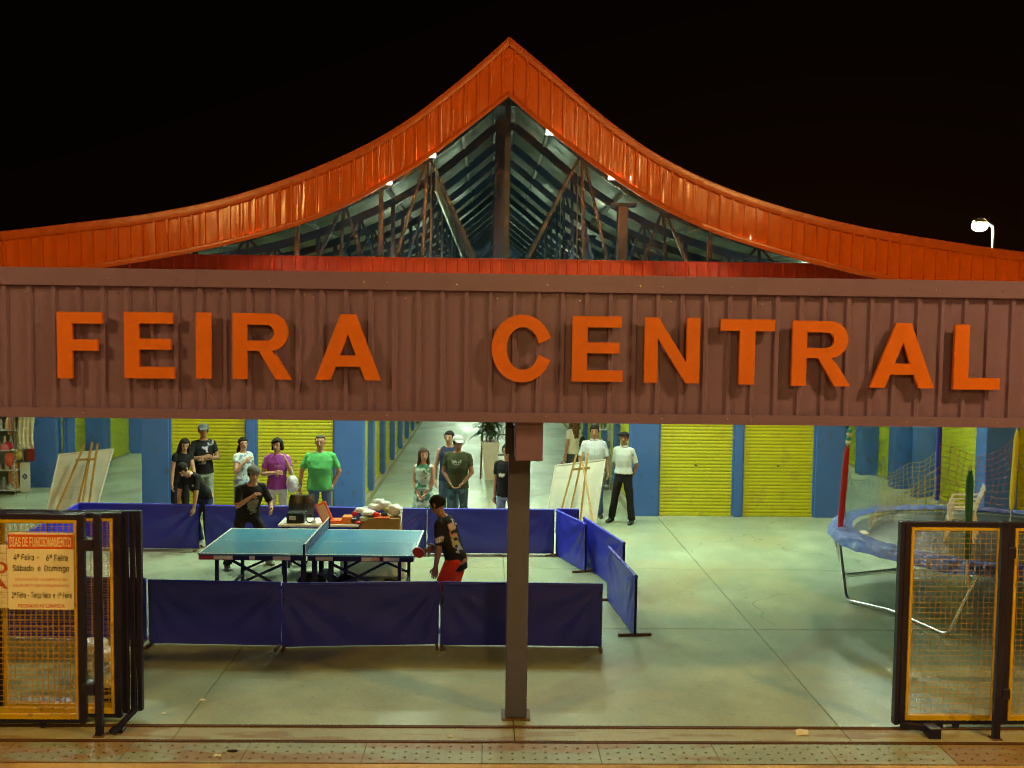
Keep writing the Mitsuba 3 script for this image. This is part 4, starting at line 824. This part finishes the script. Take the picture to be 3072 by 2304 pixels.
# planter
k = thing('planter', 'tall tapered white planter in the middle of the aisle', 'planter')
PX, PY = .092, 24.0
def sq(w0, w1, z0, z1): return trimesh.convex.convex_hull(np.array([[PX + a * w, PY + b * w, z] for w, z in ((w0, z0), (w1, z1)) for a in (-1, 1) for b in (-1, 1)]))
add(k, 'pot', sq(.125, .205, .0005, .83), 'plastic_white'); add(k, 'rim', sq(.214, .218, .831, .90), 'plastic_white'); add(k, 'soil', bx(PX - .19, PX + .19, PY - .19, PY + .19, .9005, .906), 'rail_steel')
def palm(name, label, x, y, z0, n, hmax, seed):
    r = np.random.default_rng(seed); k = thing(name, label, 'plant'); stems = []
    for i in range(n):
        bxx, byy = x + r.uniform(-.11, .11), y + r.uniform(-.11, .11); top = np.array([bxx + r.uniform(-.18, .18), byy + r.uniform(-.18, .18), z0 + hmax * r.uniform(.35, 1)])
        stems.append(tube([(bxx, byy, z0), tuple((np.array([bxx, byy, z0]) + top) / 2 + [.02, 0, .02]), tuple(top)], .011, 6))
        L = []
        for q in range(15):
            g = q * 2.4 + r.uniform(-.3, .3); up = r.uniform(-.3, .8); ln = r.uniform(.28, .48); c, s = math.cos(g), math.sin(g)
            P = [top + np.array([c * ln * t, s * ln * t, up * ln * t - .42 * ln * t * t]) for t in (0, .3, .65, 1)]; sd = np.array([-s, c, 0])
            W = (.008, .028, .024, .003); V = [p + sd * w * e for p, w in zip(P, W) for e in (-1, 1)]
            L.append(tm(V, [[2 * a, 2 * a + 1, 2 * a + 3, 2 * a + 2] for a in range(3)]))
        add(k, 'frond', cat(*L), 'leaf')
    add(k, 'stems', cat(*stems), 'rail_steel')
palm('potted_palm', 'dark green palm with spreading leaves in the tall white planter', PX, PY, .905, 16, .62, 3)
k = thing('stake', 'thin dark leaning stake on the left of the white planter', 'stake'); add(k, '', tube([(-.14, 24.05, .0), (-.10, 24.1, 1.5)], .022, 8), 'rail_steel')
k = thing('bicycle_rack', 'dark tubular stand half hidden between the planter and the post', 'stand'); add(k, '', cat(tube(bend([(.26, 24.6, .0), (.26, 24.6, 1.0), (.75, 24.6, 1.0), (.75, 24.6, .0)], .1), .02, 8), tube([(.26, 24.6, .5), (.75, 24.6, .5)], .02, 8), tube([(.3, 24.6, .1), (.72, 24.6, .95)], .02, 8)), 'gate_dark')

# ================================================================== PEOPLE
_ICO = trimesh.creation.icosphere(2, 1.0).vertices
_G = np.linspace(0, 2 * PI, 20, endpoint=False)
def ell(c, r): return np.asarray(c, float) + _ICO * np.asarray(r, float)
def ring(c, rx, ry, n=(0, 0, 1)):
    c = np.asarray(c, float); n = np.asarray(n, float); n = n / np.linalg.norm(n)
    a = np.cross(n, [0, 1.0, 0]); a = a / np.linalg.norm(a) if np.linalg.norm(a) > .1 else np.array([1.0, 0, 0]); b = np.cross(n, a)
    return c + rx * np.cos(_G)[:, None] * a + ry * np.sin(_G)[:, None] * b
def hull(*p): return m3.Manifold.hull_points(np.vstack(p))
def join(ms): return m3.Manifold.batch_boolean(ms, m3.OpType.Add)
def smoothed(m, edge=.03, it=6):
    q = m.refine_to_length(edge).to_mesh(); t = trimesh.Trimesh(q.vert_properties[:, :3], q.tri_verts, process=True)
    trimesh.smoothing.filter_taubin(t, lamb=.5, nu=.53, iterations=it); return t
def unit(v): v = np.asarray(v, float); return v / np.linalg.norm(v)
SKIN = {'a': (.36, .19, .115), 'b': (.27, .135, .08), 'c': (.45, .26, .17)}
def person(x, y, h, phi, label, skin='a', b=1.0, lean=0.0, side=0.0, arms=None, legs=None, head=(0, 0), sleeve=.62, top=(.3, .3, .3), topf=None, hem=.86, pants='long', pcol=(.1, .12, .2), shoe=(.03, .03, .03),
           hair=(.012, .009, .007), hstyle='short', cap=None, fem=False, pantf=None, collar=None, belt=None, fold=.012):
    key = thing('person', label, 'person'); s = h / 1.72; sk = np.array(SKIN[skin])
    piv = np.array([0, 0, .93]); cl, sl = math.cos(lean), math.sin(lean); cs, ss = math.cos(side), math.sin(side)
    def U(p):
        p = np.asarray(p, float) - piv; q = p.copy(); q[..., 1] = cl * p[..., 1] + sl * p[..., 2]; q[..., 2] = -sl * p[..., 1] + cl * p[..., 2]
        r = q.copy(); r[..., 0] = cs * q[..., 0] + ss * q[..., 2]; r[..., 2] = -ss * q[..., 0] + cs * q[..., 2]; return r + piv
    def Ui(p):
        q = np.asarray(p, float) - piv; r = q.copy(); r[..., 0] = cs * q[..., 0] - ss * q[..., 2]; r[..., 2] = ss * q[..., 0] + cs * q[..., 2]
        o = r.copy(); o[..., 1] = cl * r[..., 1] - sl * r[..., 2]; o[..., 2] = sl * r[..., 1] + cl * r[..., 2]; return o + piv
    hy, hp = head; np_ = np.array([0, .005, 1.53])
    def HD(p):
        q = np.asarray(p, float) - np_; c, e = math.cos(hp), math.sin(hp); r = q.copy(); r[:, 1] = c * q[:, 1] + e * q[:, 2]; r[:, 2] = -e * q[:, 1] + c * q[:, 2]
        c, e = math.cos(hy), math.sin(hy); o = r.copy(); o[:, 0] = c * r[:, 0] + e * r[:, 1]; o[:, 1] = -e * r[:, 0] + c * r[:, 1]; return U(o * 1.08 + np_)
    cR, sR = math.cos(phi), math.sin(phi)
    arms = arms or (((.12, .02, -1), (.06, .16, -1)), ((.12, .02, -1), (.06, .16, -1))); legs = legs or (((.05, .0, -1), (.03, -.02, -1)), ((.05, .0, -1), (.03, -.02, -1)))
    # ---- legs first, so that the lower foot stands on the ground
    J = []
    for sd, (th, shn) in zip((1, -1), legs):
        f = np.array([sd, 1, 1]); hip = np.array([sd * .088 * (1 + .4 * (b - 1)), 0, .90]); kn = hip + unit(th) * f * .42; an = kn + unit(shn) * f * .405; J.append((hip, kn, an))
    dz = .075 - min(j[2][2] for j in J)
    def W(v):
        v = np.asarray(v, float); v = (v + [0, 0, dz]) * s
        return np.stack([x - cR * v[:, 0] + sR * v[:, 1], y - sR * v[:, 0] - cR * v[:, 1], v[:, 2]], 1)
    def put(nm, m, mat, smooth, color, lb=None):
        v = np.array(m.vertices); c = color(v) if callable(color) else np.tile(np.asarray(color, float), (len(v), 1))
        add(key, nm, tm(W(v), m.faces), mat, smooth=True, color=lambda _: c, label=lb)
    def noisy(m, amp):
        v = np.array(m.vertices); n = np.array(m.vertex_normals)
        return tm(v + n * (amp * (meshkit.fbm(v * [9, 9, 6] + x * 3, 3, int(abs(x) * 10)) - .5) * 2)[:, None], m.faces)
    w = .92 if fem else 1.0
    RG = [(.84, .160, .108, .0), (.95, .158 if not fem else .168, .112, .0), (1.08, .142 * w * b, .100 * b, .005), (1.20, .155 * w, .112 * (b if b > 1 else 1), .008), (1.33, .172 * w, .112, .0), (1.40, .150 * w, .092, -.005), (1.455, .090, .068, -.005), (1.49, .058, .058, .0)]
    def rg(i, e=0.0): z, rx, ry, cy = RG[i]; k = b if i in (0, 1, 3, 4, 5) else 1; return U(ring((0, cy, z), rx * k + e, ry * k + e))
    P = [hull(rg(i), rg(i + 1)) for i in range(len(RG) - 1)]
    P.append(hull(U(ell((0, 0, 1.46), .052)), HD(ell((0, .012, 1.545), .050))))
    P.append(hull(HD(ell((0, .0, 1.630), (.073, .091, .090))), HD(ell((0, .036, 1.555), (.047, .052, .050))))); P.append(hull(HD(ell((0, .088, 1.628), .009)), HD(ell((0, .108, 1.598), .012)), HD(ell((0, .085, 1.590), .018))))
    for e in (-1, 1): P.append(hull(HD(ell((e * .076, -.005, 1.625), (.010, .018, .026))), HD(ell((e * .070, .006, 1.600), (.008, .010, .012)))))
    for sd, (hip, kn, an) in zip((1, -1), J):
        P += [hull(ell(hip, .082), ell(kn, .054)), hull(ell(kn, .054), ell(kn * .55 + an * .45 + [0, -.012, 0], .052), ell(an, .036)), hull(ell(an, .036), ell(an + [sd * .02, .10, -.045], .026), ell(an + [0, -.03, -.035], .03))]
    A, HAND = [], []
    for sd, (ua, fa) in zip((1, -1), arms):
        f = np.array([sd, 1, 1]); sh = U(np.array([sd * (.150 * w * b + .014), -.005, 1.392])); el = sh + unit(ua) * f * .285; wr = el + unit(fa) * f * .245; A.append((sh, el, wr))
        P += [hull(ell(sh, .052), ell(el, .038)), hull(ell(el, .038), ell(el * .7 + wr * .3, .037), ell(wr, .026))]
        d = unit(wr - el); inn = np.array([-sd, 0.25, 0]); pn = unit(inn - d * (inn @ d)); sv = np.cross(d, pn); sv = unit(sv) if sv[1] > 0 else -unit(sv)
        P.append(hull(*[ell(wr + d * t + sv * q, .0145) for t, q in ((0, .016), (0, -.016), (.085, .030), (.080, -.032))]))
        for q, ln in ((.030, .070), (.010, .080), (-.011, .074), (-.031, .058)):
            p0 = wr + d * .085 + sv * q; d1 = unit(d + pn * .35); p1 = p0 + d1 * ln * .5; p2 = p1 + unit(d + pn * 1.1) * ln * .5
            HAND += [hull(ell(p0 - d * .012, .0100), ell(p1, .0090)), hull(ell(p1, .0090), ell(p2, .0075))]
        p0 = wr + d * .022 + sv * .026; p1 = p0 + unit(d * .8 + sv * .8 + pn * .3) * .045; p2 = p1 + unit(d + sv * .2 + pn * .3) * .032
        HAND += [hull(ell(p0, .0130), ell(p1, .0108)), hull(ell(p1, .0108), ell(p2, .0085))]
    bm = smoothed(join(P), .03, 5); q = m3.Manifold(m3.Mesh(np.asarray(bm.vertices, np.float32), np.asarray(bm.faces, np.uint32)))
    if q.status() == m3.Error.NoError and q.volume() > 0:
        q = join([q] + HAND).to_mesh(); bm = tm(q.vert_properties[:, :3], q.tri_verts)
    def sc(v): return sk[None] * (.93 + .14 * meshkit.fbm(v * 14, 3, 2))[:, None]
    put('body', bm, 'skin', True, sc)
    put('eyes', cat(*[tm(HD(ell((e * .030, .082, 1.628), (.0105, .007, .0045))), trimesh.creation.icosphere(2, 1).faces) for e in (-1, 1)] + [tm(HD(ell((e * .031, .084, 1.648), (.017, .006, .003))), trimesh.creation.icosphere(2, 1).faces) for e in (-1, 1)]), 'skin', True, (.02, .015, .012))
    put('mouth', tm(HD(ell((0, .088, 1.563), (.021, .008, .006))), trimesh.creation.icosphere(2, 1).faces), 'skin', True, (.24, .07, .055))
    # ---- top
    e = .016; M = []
    if hem > .93: rings = [U(ring((0, 0, hem), RG[1][1] * b + .03, RG[1][2] * b + .03))]
    else: rings = [ring((0, 0, hem), .172 * b + (.008 if fem else .012), .118 * b + .014), U(ring((0, 0, .955), RG[1][1] * b + .018, RG[1][2] * b + .018))]
    rings += [rg(i, e) for i in (2, 3, 4)] + [rg(5, e)] + [rg(6, .012)]
    M = [hull(r0, r1) for r0, r1 in zip(rings[:-1], rings[1:])]
    for sd, (sh, el, wr) in zip((1, -1), A):
        if sleeve > 0:
            end = sh + (el - sh) * min(sleeve, 1); d = unit(el - sh); M.append(hull(ell(sh, .058), ring(end, .062 - .008 * sleeve, .062 - .008 * sleeve, d)))
            M.append(hull(ell(sh, .057), U(ell((sd * .085, -.005, 1.432), .040))))
        else: M.append(hull(U(ell((sd * .12, 0, 1.405), (.05, .07, .045))), U(ell((sd * .07, -.005, 1.44), .04))))
    tmsh = noisy(smoothed(join(M), .020, 5), fold)
    tc = np.asarray(top, float)
    def tcol(v):
        u = Ui(v); c = np.tile(tc, (len(v), 1)) * (.92 + .16 * meshkit.fbm(v * 25, 2, 4))[:, None]
        return topf(u, c) if topf else c
    put('dress' if pants == 'none' else 'shirt', tmsh, 'cloth', True, tcol)
    if collar is not None:
        cm = smoothed(join([hull(U(ring((0, .005, 1.462), .078, .068)), U(ring((0, .0, 1.492), .072, .064)))]) - hull(U(ring((0, .0, 1.45), .060, .056)), U(ring((0, .0, 1.51), .064, .060))) - hull(*[U(np.array([[0, .0, 1.44], [-.035, .12, 1.52], [.035, .12, 1.52], [0, .12, 1.44]]) + [0, 0, d]) for d in (0, .05)]), .012, 2)
        put('collar', cm, 'cloth', True, collar)
    # ---- lower wear
    if pants in ('long', 'shorts'):
        M = [hull(ring((0, 0, .80), .165 * b, .112 * b), ring((0, 0, .93), .166 * b + .004, .118 * b)), hull(ring((0, 0, .93), .166 * b + .004, .118 * b), U(ring((0, 0, 1.02), .156 * b, .112 * b)))]
        for sd, (hip, kn, an) in zip((1, -1), J):
            if pants == 'long': M += [hull(ell(hip + [0, 0, -.02], (.088 * min(b, 1.1), .098, .09)), ring(kn, .070, .074)), hull(ring(kn, .070, .074), ring(an + (kn - an) * .03, .066, .074))]
            else: M += [hull(ell(hip, (.095, .105, .09)), ring(hip + (kn - hip) * .86, .112, .118))]
        pc = np.asarray(pcol, float)
        put('trousers' if pants == 'long' else 'shorts', noisy(smoothed(join(M), .024, 4), .016), 'cloth', True, lambda v: pantf(v, np.tile(pc, (len(v), 1))) if pantf else np.tile(pc, (len(v), 1)) * (.85 + .3 * meshkit.fbm(v * 12, 3, 1))[:, None])
    elif pants == 'skirt':
        put('skirt', noisy(smoothed(join([hull(ring((0, 0, .99), .155, .115), ring((0, 0, .86), .18, .125)), hull(ring((0, 0, .86), .18, .125), ring((0, 0, .50), .21, .16))]), .024, 3), .014), 'cloth', True, pcol)
    elif pants == 'none':
        put('dress_skirt', noisy(smoothed(join([hull(ring((0, 0, 1.10), .132, .10), ring((0, 0, .93), .178, .125)), hull(ring((0, 0, .93), .178, .125), ring((0, 0, .56), .225, .17))]), .020, 3), .02), 'cloth', True, tcol)
    if belt is not None: put('belt', tm(*(lambda q: (q.vert_properties[:, :3], q.tri_verts))(hull(U(ring((0, 0, .985), .166 * b, .123 * b)), U(ring((0, 0, 1.02), .164 * b, .120 * b))).to_mesh())), 'satin', True, belt)
    for sd, (hip, kn, an) in zip((1, -1), J):
        q = smoothed(join([hull(ell(an + [0, -.035, -.038], (.036, .04, .036)), ell(an + [sd * .02, .085, -.045], (.042, .05, .030)), ell(an + [sd * .025, .135, -.052], (.036, .035, .022)), ell(an + [0, -.005, .0], (.043, .045, .03)))]), .02, 2)
        put('shoe', q, 'satin', True, shoe)
    # ---- hair and headwear
    hc = np.asarray(hair, float)
    def hcol(v): return hc[None] * (.7 + .6 * meshkit.noise(v * [70, 70, 20], 3))[:, None]
    skull = hull(HD(ell((0, -.010, 1.642), (.083, .100, .092))))
    def hb(x0, x1, y0, y1, z0, z1): return hull(HD(np.array([[a, q, c] for a in (x0, x1) for q in (y0, y1) for c in (z0, z1)])))
    if hstyle == 'bald': HM = [skull - hb(-.2, .2, .0, .3, 1.3, 1.70) - hb(-.2, .2, -.3, .3, 1.3, 1.60)]
    else: HM = [skull - hb(-.2, .2, .045, .3, 1.3, 1.672) - hb(-.2, .2, -.3, .3, 1.3, 1.575 if hstyle == 'short' else 1.52)]
    if hstyle == 'long':
        HM.append(hull(HD(ell((0, -.06, 1.63), (.080, .050, .07))), U(ell((0, -.085, 1.42), (.105, .045, .06))), U(ell((0, -.095, 1.27), (.085, .03, .04)))))
        for e_ in (-1, 1): HM.append(hull(HD(ell((e_ * .070, -.01, 1.65), (.022, .045, .04))), HD(ell((e_ * .078, .0, 1.54), (.022, .035, .05))), U(ell((e_ * .10, .035, 1.36), (.030, .028, .05)))))
    elif hstyle == 'mid':
        for e_ in (-1, 1): HM.append(hull(HD(ell((e_ * .072, -.01, 1.65), (.020, .05, .04))), HD(ell((e_ * .080, -.02, 1.545), (.018, .04, .03)))))
        HM.append(hull(HD(ell((0, -.07, 1.62), (.075, .035, .05))), HD(ell((0, -.075, 1.53), (.07, .03, .03))))); HM.append(hull(HD(ell((-.03, .075, 1.695), (.03, .022, .02))), HD(ell((.05, .070, 1.668), (.026, .018, .022)))))
    elif hstyle == 'tail':
        HM.append(hull(HD(ell((0, -.115, 1.66), .028)), HD(ell((0, -.15, 1.61), .035)), U(ell((0, -.16, 1.47), .032)))); HM.append(hull(U(ell((0, -.16, 1.47), .032)), U(ell((0, -.145, 1.38), .014))))
    put('hair', noisy(smoothed(join(HM), .014, 3), .007), 'cloth', True, hcol)
    if cap:
        c = hull(HD(ell((0, -.006, 1.668), (.092, .106, .075)))) - hb(-.2, .2, -.3, .3, 1.3, 1.655)
        if cap[0] == 'beret': c = join([hull(HD(ring((0, -.0, 1.675), .090, .104))), ] ) if False else hull(HD(ring((0, 0, 1.668), .088, .104)), HD(ell((.025, -.025, 1.692), (.112, .120, .024))))
        elif cap[0] == 'cap': c = join([c, hull(HD(ell((0, .085, 1.668), (.070, .03, .010))), HD(ell((0, .150, 1.652), (.058, .03, .006))))])
        elif cap[0] == 'capback': c = join([c, hull(HD(ell((0, -.09, 1.664), (.06, .03, .010))), HD(ell((0, -.15, 1.64), (.05, .025, .006))))])
        cc = np.asarray(cap[1], float); put('beret' if cap[0] == 'beret' else 'cap', smoothed(c, .016, 2), 'cloth', True, cc)
        if len(cap) > 2: put('sunglasses', cat(*[tm(HD(ell((e_ * .034, .088, 1.667), (.030, .012, .015))), trimesh.creation.icosphere(2, 1).faces) for e_ in (-1, 1)]), 'gloss', True, (.25, .30, .30), 'sunglasses worn up on the cap')
    return key, lambda p: W(np.atleast_2d(p)), A, U
def patch(boxes):
    """printing on cloth: boxes of (x0, x1, z0, z1, front +1 or back -1, colour, broken) in the wearer's own frame"""
    def f(u, c):
        for x0, x1, z0, z1, fr, col, broken in boxes:
            m = (u[:, 0] > x0) & (u[:, 0] < x1) & (u[:, 2] > z0) & (u[:, 2] < z1) & (u[:, 1] * fr > .02)
            if broken: m &= meshkit.noise(np.stack([u[:, 0] * broken, u[:, 2] * broken, u[:, 2] * 0], 1), 3) > .42
            c[m] = col
        return c
    return f
WH = (.55, .57, .55)
BL_ = (.010, .011, .013)
def floral(cols, k):
    def f(u, c):
        n = meshkit.noise(u * k, 5); n2 = meshkit.noise(u * k * 1.7 + 9, 6); cc = np.array(cols)
        c[:] = cc[0]; c[n > .56] = cc[1]; c[n2 > .62] = cc[2]
        return c
    return f
down = lambda o=.12, f=.02, o2=.05, f2=.15: ((o, f, -1), (o2, f2, -1))
JEANS, DJEANS = (.075, .11, .21), (.045, .065, .115)
# spectators from left to right
person(-5.50, 18.25, 1.60, .75, 'long haired woman in a black top leaning forward at the far left of the spectators', 'c', fem=True, lean=.28, arms=(down(.16, -.12, .05, .0), down(.1, .25, .0, .4)), head=(.25, .1), top=BL_, hem=.84, sleeve=.35, pcol=(.012, .012, .015), hstyle='long')
def whiteband(u, c): c[(np.abs(u[:, 0]) > .2) & (u[:, 2] < 1.17) & (u[:, 2] > 1.14)] = WH; return patch([(-.09, .09, 1.27, 1.33, -1, WH, 30), (-.11, .03, 1.28, 1.33, 1, WH, 30)])(u, c)
person(-4.62, 16.62, 1.58, -.55, 'youth in a black shirt bending down over the gap in the rear barriers', 'c', lean=.72, arms=(((.35, .10, -1), (.10, .0, -1)), ((.2, .3, -.9), (-.1, .1, -1))), legs=(((.02, .25, -1), (.02, -.25, -1)), ((.02, .05, -1), (.02, -.1, -1))), head=(-.2, .25), top=BL_, topf=whiteband, sleeve=.8, pcol=(.03, .045, .085), shoe=(.45, .47, .45), hstyle='short')
person(-5.22, 18.75, 1.76, .45, 'man in a grey cap and black T-shirt standing with his arms crossed', 'b', arms=(((.28, .30, -.9), (-.95, .42, .18)), ((.28, .34, -.9), (-.95, .35, .02))), head=(.15, .05), top=BL_, topf=patch([(-.055, .045, 1.25, 1.35, 1, (.42, .40, .52), 18), (-.03, .10, 1.04, 1.10, 1, (.25, .30, .32), 26), (-.17, -.06, 1.37, 1.45, 1, (.3, .32, .36), 30)]), pcol=(.30, .33, .27), cap=('cap', (.10, .12, .12), 1), hstyle='short')
person(-4.30, 17.95, 1.62, .85, 'woman with a ponytail and flowered pale blouse looking to the right', 'c', fem=True, arms=(((.22, .28, -.9), (-.6, .6, .9)), ((.2, .1, -1), (-.2, .6, -.6))), head=(.35, .0), top=(.4, .46, .5), topf=floral([(.42, .50, .50), (.14, .22, .36), (.55, .58, .52)], 22), sleeve=.4, hem=.82, pcol=DJEANS, hstyle='tail')
key, Wf, A, U_ = person(-3.56, 17.27, 1.70, .25, 'man in a purple T-shirt and white trousers with one hand held to his chin', 'c', arms=(((.30, .12, -.95), (-.95, .75, .18)), ((.22, .42, -.85), (-.38, .25, .95))), head=(.35, .12), top=(.27, .055, .30), topf=patch([(-.10, .08, 1.26, 1.29, 1, (.36, .16, .40), 40)]), pcol=(.50, .52, .50), hstyle='mid')
k = thing('plastic_bag', 'white plastic bag hanging from the arm of the man in purple', 'bag'); q = Wf([(-.245, .16, 1.02)])[0]
add(k, 'body', blob((q[0], q[1], q[2] - .06), (.10, .08, .15), 6, .22), 'cloth', smooth=True, color=(.55, .57, .60)); add(k, 'handle', tube([(q[0] - .03, q[1], q[2] + .06), (q[0], q[1], q[2] + .16), (q[0] + .03, q[1], q[2] + .06)], .008, 6), 'cloth', color=(.55, .57, .6))
key, Wf, A, U_ = person(-2.84, 17.32, 1.74, .02, 'stout smiling man in a bright green T-shirt with one hand in his pocket', 'a', b=1.28, arms=(((.42, -.02, -1), (.08, .12, -1)), ((.42, -.02, -.95), (-.42, .18, -.9))), head=(.0, .06), top=(.085, .40, .12), sleeve=.78, hem=.83, pcol=JEANS, hair=(.05, .048, .045), hstyle='bald', fold=.016)
q = Wf([A[0][2] + unit(A[0][2] - A[0][1]) * .15])[0]; k = thing('paper_cup', 'small white cup in the hand of the man in green', 'cup'); add(k, '', lathe([(0, -.05), (.026, -.05), (.034, .05), (.030, .05), (.024, -.042), (0, -.042)], 14, q), 'cloth', smooth=40, color=(.6, .62, .6))
k = thing('wrist_watch', 'shiny watch on the wrist of the man in green', 'watch'); q = Wf([A[0][2]])[0]; add(k, '', lathe([(.030, -.014), (.036, -.014), (.036, .014), (.030, .014)], 14, q), 'chrome')
CL2 = (((.10, .05, -1), (-.48, .46, -.9)), ((.10, .05, -1), (-.50, .46, -.9)))
DR = [(.34, .52, .42), (.06, .22, .14), (.52, .62, .54)]
person(-1.055, 17.0, 1.58, -.25, 'young woman with long brown hair in a green flowered sun dress', 'c', fem=True, b=.96, arms=CL2, head=(-.5, .08), top=DR[0], topf=floral(DR, 15), sleeve=0, hem=1.0, pants='none', hair=(.045, .026, .017), hstyle='long')
person(-.68, 18.25, 1.74, .12, 'young man in a sleeveless navy shirt half hidden behind the man in olive', 'c', arms=(down(.26, -.05, .02, .15), down()), head=(.35, .05), top=(.022, .032, .085), topf=patch([(.02, .06, 1.16, 1.26, 1, WH, 0)]), sleeve=0, pcol=(.06, .085, .15))
person(-.50, 17.57, 1.73, -.15, 'man in a pale cap and olive T-shirt with his hands clasped in front', 'b', b=1.12, arms=(((.24, .08, -1), (-.62, .42, -.8)), ((.24, .08, -1), (-.62, .46, -.8))), head=(-.4, .1), top=(.042, .052, .024), topf=patch([(-.085, .085, 1.29, 1.33, 1, (.38, .40, .37), 75), (-.05, .05, 1.255, 1.27, 1, (.22, .24, .2), 40)]), pcol=(.055, .095, .12), cap=('cap', (.36, .39, .39)), hem=.84, pantf=lambda v, c: c * (.7 + .9 * np.exp(-((np.abs(v[:, 0]) - .1) / .05) ** 2) * (meshkit.noise(v * 9, 2) > .45))[:, None])
person(.34, 16.75, 1.70, -.35, 'man in a black T-shirt and light jeans mostly hidden behind the support post', 'c', arms=(down(.14, .0, .03, .1), down()), head=(-.3, .1), top=BL_, topf=patch([(.0, .11, 1.20, 1.25, 1, WH, 0)]), pcol=(.22, .30, .42))
person(2.06, 19.35, 1.76, -.05, 'man in a white short sleeved shirt and blue jeans standing behind the right easel', 'a', b=1.08, arms=(((.30, .08, -1), (.0, .25, -1)), ((.26, .0, -1), (.06, .12, -1))), head=(.1, .1), top=(.54, .60, .66), topf=lambda u, c: c * np.where((np.abs(np.sin(u[:, 0] * 60)) < .25) & (u[:, 1] > 0), .86, 1.0)[:, None], sleeve=.85, pcol=(.06, .09, .19), collar=(.42, .47, .55))
person(2.56, 18.80, 1.70, -.62, 'uniformed guard in a white shirt, black trousers and beret with hands behind his back', 'b', arms=(((.20, -.20, -1), (-.25, -.35, -.9)), ((.26, -.24, -1), (-.42, -.22, -.8))), legs=(((.16, .10, -1), (.16, -.02, -1)), ((.12, -.02, -1), (.08, -.06, -1))), head=(-.35, .05), top=(.50, .55, .53), topf=patch([(-.24, -.18, 1.30, 1.35, 1, (.2, .22, .3), 40)]), sleeve=.85, hem=.96, pcol=(.010, .010, .012), shoe=(.008, .008, .009), cap=('beret', (.008, .008, .010)), belt=(.01, .01, .01), collar=(.50, .55, .53))
key, Wf, A, U_ = person(1.90, 22.2, 1.66, -2.5, 'woman in a white blouse and dark skirt walking away up the aisle', 'a', fem=True, arms=(((.2, .25, -1), (.0, .5, -.7)), ((.22, -.1, -1), (.1, .1, -1))), top=(.58, .60, .55), sleeve=.55, hem=.9, pants='skirt', pcol=(.03, .05, .06), hstyle='long', hair=(.10, .06, .03))
k = thing('handbag', 'black handbag on the arm of the woman walking away', 'bag'); q = Wf([(.27, .06, 1.12)])[0]; add(k, 'body', blob(q, (.13, .09, .13), 5, .12, 3, .2), 'satin', smooth=True, color=(.012, .012, .014)); add(k, 'strap', tube([q + [-.08, 0, .08], q + [0, 0, .34], q + [.08, 0, .08]], .012, 6), 'satin', color=(.012, .012, .014))
k = thing('pink_cloth', 'pink cloth hanging from the hand of the woman walking away', 'cloth'); q = Wf([(-.28, .05, .72)])[0]; add(k, '', warp(grid(12, 12, lambda u, v: ((u - .5) * .16 * (.5 + v * .6), .025 * np.sin(u * 20), -v * .5)), lambda v: v + q), 'cloth', smooth=True, color=(.52, .26, .30))
# players
key, Wf, A, U_ = person(-3.58, 15.22, 1.68, .55, 'left table tennis player in a black printed T-shirt crouching forward behind the table', 'a', b=1.08, lean=.42, arms=(((.30, .45, -.85), (-.8, .5, .62)), ((.42, .10, -.95), (-.25, .8, -.2))), legs=(((.42, .42, -1), (.22, -.42, -1)), ((.42, .42, -1), (.22, -.42, -1))), head=(.1, -.2), top=BL_, topf=patch([(-.09, .08, 1.0, 1.27, 1, (.20, .17, .14), 22), (-.05, .06, 1.05, 1.15, 1, (.28, .28, .20), 30)]), pcol=(.012, .013, .018), shoe=(.10, .11, .12), cap=('capback', (.11, .115, .115)), sleeve=.85, pants='long')
def racket(key, Wf, p, d, n, cf, cb):
    d = unit(d); n = unit(np.asarray(n) - d * (np.asarray(n) @ d)); sv = np.cross(d, n); a = np.linspace(0, 2 * PI, 28, endpoint=False)
    def plate(o, th): R = np.concatenate([p + d * (.17 + .082 * np.sin(a))[:, None] + sv * (.076 * np.cos(a))[:, None] + n * (o + e) for e in (0, th)]); return trimesh.convex.convex_hull(Wf(R))
    add(key, 'rubber', plate(.0032, .004), 'satin', color=cf, label='red rubber face' if cf[0] > .3 else None); add(key, 'rubber', plate(-.0072, .004), 'satin', color=cb); add(key, 'blade', plate(-.003, .006), 'wood')
    R = np.concatenate([ell(p + d * t, .0135) for t in (-.02, .085)]); add(key, 'handle', trimesh.convex.convex_hull(Wf(R)), 'wood')
def back_print(u, c):
    c = patch([(-.02, .10, 1.32, 1.40, -1, (.5, .52, .5), 34), (-.12, .0, 1.28, 1.36, -1, (.55, .40, .38), 0), (-.12, .0, 1.20, 1.28, -1, (.50, .24, .22), 24), (-.12, .0, 1.08, 1.20, -1, (.36, .36, .16), 26), (-.12, .01, .99, 1.08, -1, (.30, .36, .48), 30)])(u, c)
    m = (u[:, 0] < -.17) & (np.abs(u[:, 1]) < .08) & (u[:, 2] > 1.19) & (u[:, 2] < 1.25); c[m & (meshkit.noise(u * 45, 3) > .35)] = (.5, .5, .48); return c
key, Wf, A, U_ = person(-.36, 12.24, 1.70, -1.95, 'right table tennis player in a black T-shirt and red shorts bending towards the table', 'b', lean=.36, arms=(((.24, -.05, -1), (-.05, .80, -.35)), ((.12, -.05, -1), (.04, .14, -1))), legs=(((.22, .38, -1), (.14, -.45, -1)), ((.22, .32, -1), (.14, -.42, -1))), head=(.1, .12), top=(.012, .013, .016), topf=back_print, pcol=(.78, .055, .014), pants='shorts', shoe=(.5, .5, .48), sleeve=.88, hem=.80)
q = A[0][2] + unit(A[0][2] - A[0][1]) * .10; k = thing('racket', 'red racket held low in front of the right player', 'racket')
racket(k, Wf, q, (.1, 1, -.35), (.9, .1, .3), (.58, .03, .02), (.56, .03, .02))
